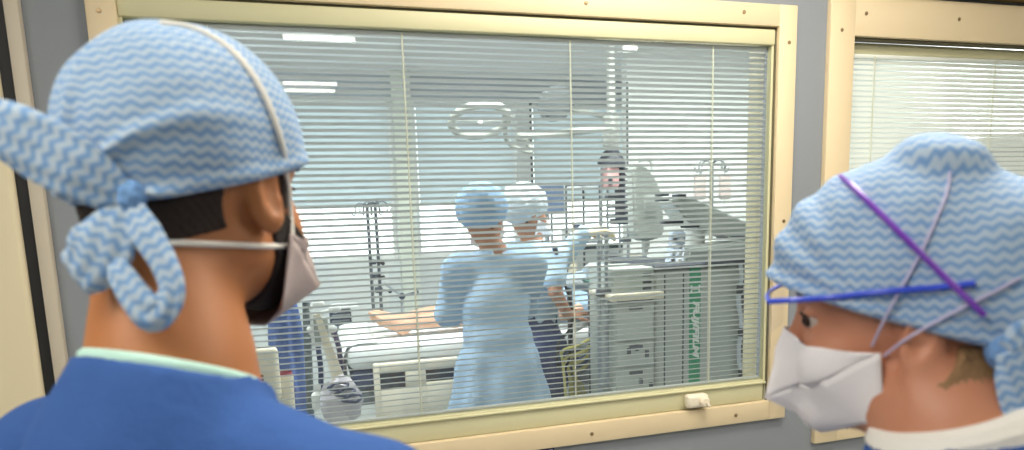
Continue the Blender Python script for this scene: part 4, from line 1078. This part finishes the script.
# cream waste bin with red lining
rY = .72; r0, r1 = at(276, 376, rY), at(296, 412, rY); rc = Vector(((r0.x + r1.x) / 2, rY, 0)); rr_ = (r1.x - r0.x) / 2
wbn = empty('waste_bin', rc, 'cream waste bin with a red lining beside the cream bed end', 'bin')
b = MB(); b.lathe([(rr_ * .75, 0), (rr_ * 1.0, r0.z - .03), (rr_ * 1.06, r0.z - .02), (rr_ * 1.06, r0.z), (rr_ * .96, r0.z), (rr_ * .94, r0.z - .06)], rc, 30); b.build('bin_body', plast_c, wbn)
b = MB(); b.lathe([(rr_ * .93, r0.z - .06), (rr_ * .97, r0.z + .006), (rr_ * .90, r0.z + .012), (rr_ * .85, r0.z - .06)], rc, 30); b.build('liner', mat('liner_red', (158, 62, 74), .5), wbn)
# blue gown hanging on a stand
hY = 1.25; h0, h1_ = at(276, 296, hY), at(299, 420, hY); hx = (h0.x + h1_.x) / 2
hg = empty('hanging_gown', (hx, hY, h1_.z - .25), 'dark blue cloth gown hanging from a hook behind the mask of the man', 'gown')
def hgf(P):
    t = np.clip((h0.z - P[:, 2]) / (h0.z - h1_.z), 0, 1.6); w = .062 + .012 * t
    q = P - np.array([hx, hY, 0]); a = np.arctan2(q[:, 1], q[:, 0]); rad = np.sqrt((q[:, 0] / 1.0) ** 2 + (q[:, 1] / .6) ** 2)
    d = (rad - w - (.010 * np.sin(a * 6 + P[:, 2] * 3) + .006 * np.sin(P[:, 2] * 19 + a * 2))) * .6
    return smax(smax(d, P[:, 2] - h0.z, .05), h1_.z - .22 - P[:, 2], .01)
obj('gown_cloth', mesh_sdf('gown_cloth', hgf, (hx - .14, hY - .12, h1_.z - .26), (hx + .14, hY + .12, h0.z + .06), .006), mat('gown_dark_blue', (78, 102, 160), .85, bump=.3, bscale=40, var=.12), hg)
rk = empty('coat_stand', (hx, hY, 0), 'steel pole stand carrying the dark blue hanging gown', 'stand')
b = MB(); b.cyl((hx, hY + .0, .05), (hx, hY, h0.z + .05), .012); b.build('pole', steel, rk)
b = MB(); b.tube(smooth_path([(hx, hY, h0.z + .04), (hx + .03, hY, h0.z + .07), (hx + .06, hY, h0.z + .045)]), .006, 8); b.build('hook', steel, rk)
b = MB(); b.lathe([(.11, 0), (.11, .015), (.04, .05), (.012, .055)], (hx, hY, 0), 30); b.build('base', steel_d, rk)

# ceiling column with lamp arms
oY = 2.0; ct_ = at(611, 100, oY); cb = at(611, 158, oY); cx = ct_.x
gl = mat('lamp_grey', (158, 162, 156), .45)
cc_ = empty('supply_column', (cx, oY, CE), 'grey ceiling supply column with dark cone and ribbed module beside the gowned nurses', 'column')
b = MB(); b.lathe([(.13, CE - .06), (.13, CE - .001)], (cx, oY, 0), 28); b.build('ceiling_flange', gl, cc_)
b = MB(); b.cyl((cx, oY, cb.z + .06), (cx, oY, CE - .05), .026); b.lathe([(.042, cb.z + .05), (.052, cb.z + .08), (.052, cb.z + .24), (.03, cb.z + .27)], (cx, oY, 0), 24); b.build('column_tube', gl, cc_)
z0_ = at(611, 165, oY).z; z1_ = at(611, 150, oY).z
b = MB(); b.lathe([(.085, z0_), (.085, z0_ + .02), (.045, z1_ - .005), (.04, z1_)], (cx, oY, 0), 28); b.build('dark_cone', plast_d, cc_)
p0_, p1_ = at(604, 168, oY), at(616, 187, oY); b = MB(); b.box((p0_.x, oY - .05, p1_.z), (p1_.x, oY + .05, p0_.z), .006); m1 = b.build('module', mat('module_pink', (206, 160, 158), .5), cc_)
b = MB(); b.box((p0_.x + .005, oY - .056, p1_.z + .01), (p0_.x + .03, oY - .049, p1_.z + .05)); b.build('display', plast_d, m1)
v0, v1 = at(619, 165, oY), at(634, 218, oY); b = MB(); b.box((v0.x, oY - .07, v1.z), (v1.x, oY + .07, v0.z), .006); vm_ = b.build('vent_module', plast_d, cc_)
for k in range(9):
    z = v1.z + (v0.z - v1.z) * (k + .3) / 9; b = MB(); b.box((v0.x + .006, oY - .078, z), (v1.x - .006, oY - .066, z + .014), .002); b.build('vent_rib', plast_g, vm_)
b = MB(); b.box((v0.x - .03, oY - .08, v1.z - .035), (v1.x + .01, oY + .08, v1.z - .0), .005); b.build('bracket', plast_d, cc_)
for px in (603, 609, 621, 630):
    zb_ = at(px, 268, oY).z; x_ = at(px, 230, oY).x; b = MB(); b.cyl((x_, oY + .02, zb_), (x_, oY + .02, z0_ + .005), .007, n=10); b.build('hanging_rod', steel, cc_)
for px, py in ((611, 196), (613, 206), (612, 216), (625, 240), (612, 255)):
    p = at(px, py, oY); b = MB(); b.box((p.x - .03, oY - .03, p.z - .012), (p.x + .03, oY + .03, p.z + .012), .004); b.build('socket_block', steel_d, cc_)
# operating lamps on their own spindle
lmY = 2.0; spx = at(616, 60, lmY).x + .0
ol = empty('surgical_lamp', (cx + .0, lmY - .14, CE), 'ring shaped surgical lamp on a long jointed ceiling arm', 'lamp')
aY = lmY - .14; aj = at(612, 128, aY); ak = at(522, 137, aY); al = at(532, 152, aY)
b = MB(); b.cyl((aj.x, aY, aj.z - .03), (aj.x, aY, CE - .001), .02); b.lathe([(.07, CE - .03), (.07, CE - .002)], (aj.x, aY, 0), 20); b.build('spindle', gl, ol)
b = MB(); b.tube([aj, ak], .02, 12); b.build('arm', gl, ol)
b = MB(); b.ball(ak, .036, n=16); b.build('elbow_joint', gl, ol)
rc_ = at(480, 121, aY - .1); w_px = (at(508, 121, aY - .1).x - at(452, 121, aY - .1).x) / 2
rx = Matrix.Rotation(math.radians(-24), 3, 'X'); b = MB()
ringp = [rc_ + rx @ Vector((w_px * math.cos(t), w_px * math.sin(t), 0)) for t in [2 * PI * k / 48 for k in range(49)]]
b.tube(smooth_path([ak, al, at(508, 142, aY), rc_ + rx @ Vector((w_px * .75, -w_px * .6, 0))], 6), .014, 10); b.build('yoke', gl, ol)
b = MB(); b.tube(ringp, .022, 14, cap=False); rg_ = b.build('lamp_ring', mat('lamp_ring_grey', (172, 176, 168), .45), ol)
b = MB(); b.lathe([(w_px * .96, -.006), (w_px * .96, .006)], rc_, 48, rx); b.build('lens_disc', clear_p, rg_, 'clear lens disc')
b = MB(); b.tube([rc_ + rx @ Vector((-w_px, 0, 0)), rc_ + rx @ Vector((w_px, 0, 0))], .008, 8); b.build('cross_bar', gl, rg_)
b = MB(); hnd = rc_ + rx @ Vector((0, 0, -.03)); b.cyl(rc_, hnd, .014); b.build('grip', plast_w, rg_)
ol2 = empty('surgical_lamp', (cx, lmY + .16, CE), 'small round grey surgical lamp head higher on the second ceiling arm', 'lamp')
bY = lmY + .16; bj = at(612, 118, bY); bk_ = at(567, 108, bY)
b = MB(); b.cyl((bj.x, bY, bj.z - .03), (bj.x, bY, CE - .001), .018); b.lathe([(.06, CE - .03), (.06, CE - .002)], (bj.x, bY, 0), 20); b.build('spindle', gl, ol2)
b = MB(); b.tube([bj, bk_], .016, 10); b.build('arm', gl, ol2)
lh = at(556, 104, bY - .05); rx2 = Matrix.Rotation(math.radians(-50), 3, 'X')
b = MB(); b.lathe([(.02, .07), (.09, .055), (.115, .01), (.115, -.012), (.10, -.016)], lh, 32, rx2); b.build('lamp_head', mat('lamp_head_grey', (120, 128, 132), .45), ol2)
b = MB(); b.ball(at(548, 114, bY - .1), .018, n=12); b.build('grip', plast_d, ol2)

# flat screen on a floor stand, behind the second nurse
kY = 2.75; k0, k1 = at(529, 184, kY), at(566, 214, kY)
ms = empty('display_screen', ((k0.x + k1.x) / 2, kY, 0), 'blue grey flat screen on a stand behind the nurse in the off-white cap', 'screen')
b = MB(); b.box((k0.x, kY, k1.z), (k1.x, kY + .05, k0.z), .008); hs = b.build('housing', plast_g, ms)
b = MB(); b.box((k0.x + .015, kY - .003, k1.z + .02), (k1.x - .015, kY + .002, k0.z - .015)); b.build('screen_glass', mat('screen_bluegrey', (104, 122, 150), .3), hs)
b = MB(); b.cyl(((k0.x + k1.x) / 2, kY + .03, .06), ((k0.x + k1.x) / 2, kY + .03, k1.z + .05), .018); b.build('post', steel, ms); castors(ms, (k0.x + k1.x) / 2, kY + .03, .16)
# steel shelf rack by the window
sY = 2.85; sx0, sx1 = at(566, 200, sY).x, at(600, 200, sY).x; szt = at(580, 182, sY).z
sr = empty('shelf_rack', ((sx0 + sx1) / 2, sY + .15, 0), 'slim steel shelf rack between the flat screen and the ceiling column', 'rack')
for x in (sx0, sx1):
    for y in (sY, sY + .32):
        b = MB(); b.cyl((x, y, 0), (x, y, szt), .009, n=10); b.build('post', steel_d, sr)
for z in (.25, .65, 1.05, 1.36, szt - .03):
    b = MB(); b.box((sx0 - .01, sY - .01, z), (sx1 + .01, sY + .33, z + .018), .003); b.build('shelf', steel, sr)
for k, (zz, w_, h_, m_) in enumerate(((1.378, .07, .09, plast_w), (1.378, .05, .12, navy_p), (1.068, .08, .14, plast_c))):
    x = sx0 + .05 + .085 * (k % 2); bxn = empty('supply_box', (x, sY + .1, zz), ['white carton on the upper shelf of the slim rack', 'dark blue carton on the upper shelf of the slim rack', 'cream carton on the middle shelf of the slim rack'][k], 'box')
    b = MB(); b.box((x - w_ / 2, sY + .03, zz + .001), (x + w_ / 2, sY + .15, zz + h_), .004); b.build('carton', m_, bxn)
    b = MB(); b.box((x - w_ / 2 - .001, sY + .028, zz + h_ * .8), (x + w_ / 2 + .001, sY + .152, zz + h_ + .002), .003); b.build('flap', m_, bxn)

# large grey patient monitor seen from behind, on an arm from the cart
gY2 = 1.45; G = lambda x, y: at(x, y, gY2)
gm = empty('patient_monitor', (G(648, 240).x, gY2, 0), 'big light grey monitor seen from behind right of the ribbed column module', 'monitor')
poly = [G(633, 166), G(646, 166), G(657, 180), G(663, 196), G(665, 234), G(656, 240), G(640, 241), G(635, 236)]
b = MB(); b.prism(poly, Vector((0, 0, 0)), Vector((0, .09, 0)))
bmesh.ops.bevel(b.bm, geom=b.bm.edges[:], offset=.012, segments=3, affect='EDGES'); hz = b.build('housing', mat('monitor_grey', (158, 164, 158), .5), gm)
b = MB(); q = G(652, 205); b.box((q.x - .045, gY2 - .012, q.z - .06), (q.x + .02, gY2 + .01, q.z + .05), .006); b.build('rear_hatch', mat('grey_mid', (146, 152, 148), .5), hz)
q = G(646, 162); b = MB(); b.tube(smooth_path([G(637, 168), G(639, 161), G(650, 161), G(652, 172)]), .008, 8); b.build('carry_handle', plast_g, hz)
q = G(650, 240); b = MB(); b.cyl((q.x, gY2 + .05, .06), (q.x, gY2 + .05, q.z + .03), .022); b.build('post', plast_g, gm); castors(gm, q.x, gY2 + .05, .13)

# mobile x-ray machine with a green strip and lettering
xY = .80; X = lambda x, y, Y=xY: at(x, y, Y)
xm = empty('xray_machine', (X(700, 330).x, xY + .3, 0), 'mobile x-ray machine with a green lettered strip on its grey body', 'x-ray machine')
bx_0, bx_1 = X(656, 330).x, X(752, 330).x; bt = X(690, 268).z
xg = mat('xray_grey', (178, 184, 180), .45)
b = MB(); b.box((bx_0, xY, .14), (bx_1, xY + .60, bt), .02, seg=4); body_ = b.build('body', xg, xm)
for px in (664.5, 683):
    x = X(px, 330).x; b = MB(); b.box((x - .003, xY - .0015, .16), (x + .003, xY + .004, bt - .02)); b.build('panel_seam', plast_d, body_)
gx_0, gx_1 = X(689, 330).x, X(700, 330).x
b = MB(); b.box((gx_0, xY - .003, .20), (gx_1, xY + .003, bt - .002), .001); strip = b.build('green_strip', green_m, body_)
cu_ = bpy.data.curves.new('lettering', 'FONT'); cu_.body = 'FUJIFILM'; cu_.size = 1; cu_.extrude = .02; cu_.shear = .25; cu_.offset = .045
to = bpy.data.objects.new('lettering', cu_); COL.objects.link(to); bpy.context.view_layer.update()
tme = bpy.data.meshes.new_from_object(to.evaluated_get(bpy.context.evaluated_depsgraph_get())); bpy.data.objects.remove(to)
xs_ = [v.co.x for v in tme.vertices]; ys_ = [v.co.y for v in tme.vertices]
Lw = X(694, 301).z - X(694, 358).z; hgt = (gx_1 - gx_0) * .74; z_top = X(694, 301).z; xm_ = (gx_0 + gx_1) / 2
for v in tme.vertices:
    u = (v.co.x - min(xs_)) / (max(xs_) - min(xs_)); w = (v.co.y - min(ys_)) / (max(ys_) - min(ys_)) - .5
    v.co = Vector((xm_ + w * hgt, xY - .003 - abs(v.co.z) * .06 - (.0015 if v.co.z > 0 else 0), z_top - u * Lw))
obj('lettering', tme, mat('letter_white', (226, 232, 226), .5), strip)
zmk = X(694, 289).z; b = MB(); b.box((gx_0 + .004, xY - .005, zmk - .004), (gx_1 - .004, xY - .003, zmk + .004)); b.box((gx_0 + .004, xY - .005, zmk - .018), (gx_0 + .012, xY - .003, zmk + .018)); b.box((gx_1 - .012, xY - .005, zmk - .018), (gx_1 - .004, xY - .003, zmk + .018)); b.build('maker_mark', MATS['letter_white'], strip)
b = MB(); b.box((bx_0 - .012, xY - .02, bt), (bx_1 + .03, xY + .62, bt + .018), .006); b.build('top_deck', plast_d, xm)
dk0, dk1 = X(687, 244, xY + .1), X(752, 263, xY + .1)
b = MB(); b.prism([X(686, 263, xY + .1), X(752, 263, xY + .1), X(752, 242, xY + .1), X(690, 249, xY + .1)], Vector((0, 0, 0)), Vector((0, .4, 0))); bmesh.ops.bevel(b.bm, geom=b.bm.edges[:], offset=.008, segments=2, affect='EDGES'); b.build('console', plast_g, xm)
b = MB(); b.prism([X(668, 265, xY + .05), X(683, 265, xY + .05), X(686, 233, xY + .18), X(673, 232, xY + .18)], Vector((0, 0, 0)), Vector((0, .03, .01))); kp = b.build('control_panel', mat('panel_bluegrey', (150, 164, 180), .4), xm)
for i in range(2):
    for j in range(4):
        p = X(672.5 + 6.5 * i + .6 * j, 260 - 7 * j, xY + .05 + .13 * (.15 + j * .22)); b = MB(); b.box((p.x - .009, p.y - .012, p.z - .006), (p.x + .009, p.y - .002, p.z + .006), .002); b.build('key', plast_d if (i + j) % 3 == 0 else plast_w, kp)
# telescopic tube arm: a slanted plate over the console
b = MB(); b.prism([X(672, 200, xY + .2), X(690, 196, xY + .2), X(750, 224, xY + .2), X(751, 243, xY + .2), X(712, 232, xY + .2), X(688, 222, xY + .2)], Vector((0, 0, 0)), Vector((0, .16, 0))); bmesh.ops.bevel(b.bm, geom=b.bm.edges[:], offset=.01, segments=2, affect='EDGES'); arm_ = b.build('tube_arm', plast_g, xm)
for (px, py) in ((679, 196), (662, 194), (662, 199)):
    p = X(px, py, xY + .22); b = MB(); b.box((p.x - .022, p.y - .03, p.z - .01), (p.x + .022, p.y + .03, p.z + .008), .003); b.build('latch_block', plast_d, arm_)
for (px, py, l_) in ((672, 222, .05), (690, 226, .04), (703, 229, .02), (722, 238, .02), (738, 237, .03)):
    p = X(px, py, xY + .16); b = MB(); b.box((p.x - l_, p.y - .02, p.z - .008), (p.x + l_, p.y + .02, p.z + .006), .003); b.build('cable_clip', plast_d, arm_)
p = X(699, 234, xY + .3); b = MB(); b.cyl((p.x, xY + .34, bt), (p.x, xY + .34, p.z + .05), .05, n=24); b.build('mast', plast_w, xm)
h0_, h1__ = X(706, 264, xY - .03), X(745, 261, xY - .03)
b = MB(); b.tube([h0_ + Vector((0, .08, -.02)), h0_, h1__, h1__ + Vector((0, .08, -.02))], .011, 10); b.build('push_handle', plast_d, xm)
for x in (bx_0 + .08, bx_1 - .08):
    for y in (xY + .1, xY + .5):
        b = MB(); b.lathe([(.04, -.025), (.075, -.022), (.075, .022), (.04, .025)], (x, y, .076), 24, Matrix.Rotation(PI / 2, 3, 'Y')); b.build('wheel', rubber, xm)
# tubing draped down the flank of the machine
for k, (xa, r_, lb) in enumerate(((741, .010, 'clear bundled tubing hanging along the near flank of the x-ray machine'), (744.5, .007, 'thin dark cable hanging beside the clear tubing at the x-ray machine'))):
    tY = xY - .025; pts = [at(xa - 1 + 1.5 * math.sin(i * 1.7 + k), 262 + 14 * i, tY + .01 * math.sin(i * 2.1)) for i in range(10)] + [Vector((at(xa, 390, tY).x, tY, .4)), Vector((at(xa, 390, tY).x - .03, tY + .02, .02))]
    hs = empty('hanging_tube', (pts[-1].x, tY, 0), lb, 'tube'); b = MB(); b.tube(smooth_path(pts, 6), r_, 10); b.build('hose', mat('tube_pearl', (206, 214, 226), .25) if k == 0 else plast_d, hs)
    for i in (2, 5, 8):
        b = MB(); d_ = (pts[i + 1] - pts[i - 1]).normalized() * .02; b.tube([pts[i] - d_, pts[i] + d_], r_ * 1.5, 10); b.build('connector', plast_d if k == 0 else steel, hs)

# second drip stand with two bags, behind the machine
iY = 2.2; it = at(712, 162, iY); ic = Vector((it.x, iY, 0))
i2 = empty('drip_stand', ic, 'single pole drip stand with two bags behind the x-ray machine', 'drip stand')
b = MB(); b.cyl((it.x, iY, .08), (it.x, iY, it.z), .013, n=14); b.build('pole', steel, i2); castors(i2, it.x, iY, .18); hooks(i2, ic, it.z - .01, 4, .10, .1)
for px, lb in ((700, 'pinkish infusion bag hanging nearer the grey monitor'), (725, 'pinkish infusion bag hanging nearer the window edge')):
    c = at(px, 186, iY); bg = empty('infusion_bag', (c.x, iY, c.z - .09), lb, 'infusion bag')
    b = MB(); b.box((c.x - .045, iY - .016, c.z - .09), (c.x + .045, iY + .016, c.z + .075), .016, seg=4); b.build('bag_body', mat('bag_rose', (206, 190, 184), .3), bg)
    b = MB(); b.cyl((c.x, iY, c.z - .12), (c.x, iY, c.z - .088), .007, n=10); b.build('port', plast_w, bg)
    b = MB(); b.tube([(c.x, iY, c.z + .07), (c.x + (.01 if px < 712 else -.01), iY, c.z + .11), ((c.x * .6 + it.x * .4), iY, it.z - .03)], .003, 6); b.build('hanger', steel, bg)

# equipment cart left of the x-ray machine
tY = .80; T = lambda x, y: at(x, y, tY)
tc = empty('equipment_cart', (T(636, 330).x, tY + .13, 0), 'light grey equipment cart with slots and drawers beside the x-ray machine', 'cart')
x0, x1 = T(613, 330).x, T(655, 330).x; zt = T(630, 268).z
cg = mat('cart_grey', (170, 178, 172), .5)
b = MB(); b.box((x0, tY, .12), (x1, tY + .27, zt), .012); cb_ = b.build('cabinet', cg, tc)
for (ya, yb) in ((303, 340), (342, 366), (368, 400)):
    za, zb = T(630, ya).z, T(630, yb).z; b = MB(); b.box((x0 + .012, tY - .012, zb), (x1 - .012, tY + .01, za), .005); dr = b.build('drawer', plast_g, tc)
    b = MB(); b.box((x0 + .07, tY - .024, za - .028), (x1 - .07, tY - .012, za - .012), .004); b.build('handle', steel_d, dr)
za, zb = T(630, 299).z, T(630, 291).z; b = MB(); b.box((x0 - .03, tY - .05, za), (x1 + .02, tY + .2, za + .03), .006); b.build('pull_out_shelf', plast_c, tc)
b = MB(); b.box((x0 + .02, tY - .004, T(630, 304).z), (x1 - .01, tY + .01, T(630, 299.5).z - .001)); b.build('shadow_gap', plast_d, cb_)
for k in range(3):
    z = T(650, 276 + 7 * k).z; b = MB(); b.box((x1 - .06, tY - .006, z), (x1 - .02, tY + .004, z + .014), .002); b.build('slot', plast_d, cb_)
for k, (px, py) in enumerate(((628, 350), (636, 346), (646, 352), (640, 380), (650, 384))):
    p = T(px, py); b = MB(); b.box((p.x - .012, tY - .02, p.z - .02), (p.x + .006, tY - .01, p.z + .012), .003); b.build('switch', steel_d, cb_)
for px in (602, 609.5):
    x = T(px, 300).x; b = MB(); b.cyl((x, tY + .03, .05), (x, tY + .03, T(605, 232).z), .009, n=10); b.build('pole', steel, tc)
b = MB(); xx = T(602, 300).x; b.box((xx - .01, tY + .01, .10), (x0 + .01, tY + .06, .16), .004); b.box((xx - .01, tY + .015, zt - .12), (x0 + .01, tY + .05, zt - .09), .004); b.build('pole_bracket', steel_d, tc)
for x in (x0 + .05, x1 - .05):
    for y in (tY + .06, tY + .21):
        b = MB(); b.lathe([(.03, -.016), (.06, -.014), (.06, .014), (.03, .016)], (x, y, .061), 20, Matrix.Rotation(PI / 2, 3, 'Y')); b.build('castor', rubber, tc)
# instrument table with wrapped supplies
nY = 1.10; nx0, nx1 = at(588, 285, nY).x, at(622, 285, nY).x; nz = at(590, 284, nY + .1).z
nt_ = empty('instrument_table', ((nx0 + nx1) / 2, nY + .3, 0), 'narrow instrument table holding wrapped supplies in front of the second nurse', 'table')
b = MB(); b.box((nx0, nY, nz - .03), (nx1, nY + .36, nz), .006); b.build('table_top', steel, nt_)
for x in (nx0 + .03, nx1 - .03):
    for y in (nY + .04, nY + .32):
        b = MB(); b.cyl((x, y, 0), (x, y, nz - .025), .014, n=12); b.build('leg', steel_d, nt_)
for k, (px, py, sx, lb) in enumerate(((595, 268, .05, 'crumpled white plastic wrap nearest the second nurse'), (604, 277, .04, 'small crumpled white plastic wrap in the middle of the instrument table'), (616, 266, .06, 'large crumpled white plastic wrap at the end of the instrument table'))):
    p = at(px, py, nY + .22); w_ = empty('plastic_wrap', (p.x, nY + .22, nz), lb, 'wrap'); crumple((p.x, nY + .22, nz + .045), (sx, .09, .052), 11 + k, mat('wrap_white', (226, 232, 234), .25, coat=.4), w_, 'film', 4, .3)
for k, (px, lb) in enumerate(((598, 'flat green tray at the near edge of the instrument table'), (616, 'flat green tray beside the largest plastic wrap'))):
    p = at(px, 281, nY + .06); g_ = empty('green_tray', (p.x, nY + .07, nz), lb, 'tray')
    b = MB(); b.box((p.x - .05, nY + .02, nz + .001), (p.x + .05, nY + .13, nz + .012), .004); b.build('tray_base', mat('tray_green', (70, 128, 112), .5), g_)
    b = MB(); ring_frame_z = [(p.x - .05, nY + .02), (p.x + .05, nY + .02), (p.x + .05, nY + .13), (p.x - .05, nY + .13), (p.x - .05, nY + .02)]; b.tube([(x, y, nz + .018) for x, y in ring_frame_z], .006, 8); b.build('rim', MATS['tray_green'], g_)
# cables and tubes below the table
yel = mat('cable_yellow', (206, 196, 112), .45)
for k in range(7):
    yk = 1.14 + .03 * k; x_a, x_b = 556 + 3 * (k % 3), 606 + 2 * (k % 4); ym = 344 + 4 * k + 3 * (k % 2)
    pts = [at(x_b + 6, 300 + 3 * k, yk + .1), at(x_b, 326 + 3 * k, yk), at((x_a + x_b) / 2, ym, yk - .04), at(x_a + 6, ym + 8, yk), at(x_a + 8 + 3 * k, ym + 30, yk + .02), Vector((at(575, 400, yk).x, yk, .02))]
    t_ = tag(empty('yellow_cable', (pts[-1].x, yk, 0), 'slack yellow cable looping below the instrument table', 'cable'), None, None, 'yellow cables below the instrument table')
    b = MB(); b.tube(smooth_path(pts, 7), .0075, 8); b.build('cable_sheath', yel, t_)
    b = MB(); b.tube([pts[0], pts[0] + (pts[0] - pts[1]).normalized() * .05], .012, 10); b.build('plug', plast_w, t_)
bkY = 1.18; pts = [at(x, y, bkY) for x, y in ((557, 258), (561, 272), (566, 288), (571, 303), (573, 318), (568, 332), (560, 340), (557, 352), (558, 365), (563, 370), (568, 362), (570, 348), (572, 330))]
bc = empty('black_cable', tuple(pts[8]), 'black looped cable hanging before the navy trousers', 'cable'); b = MB(); b.tube(smooth_path(pts, 6), .007, 8); b.build('cable_sheath', rubber, bc)
b = MB(); b.tube([pts[0] + Vector((-.01, 0, .05)), pts[0]], .013, 10); b.build('plug', plast_d, bc)
prb = empty('hand_probe', tuple(at(583, 325, 1.22)), 'white pen shaped probe under the bare hand of the second nurse', 'probe')
b = MB(); b.tube([at(574, 331, 1.22), at(592, 320, 1.22)], [.010, .016], 12); b.build('grip', plast_w, prb)
b = MB(); b.tube(smooth_path([at(592, 320, 1.22), at(600, 326, 1.24), at(598, 345, 1.26), at(603, 370, 1.28), Vector((at(603, 400, 1.3).x, 1.3, .02))], 6), .005, 8); b.build('lead', plast_g, prb)
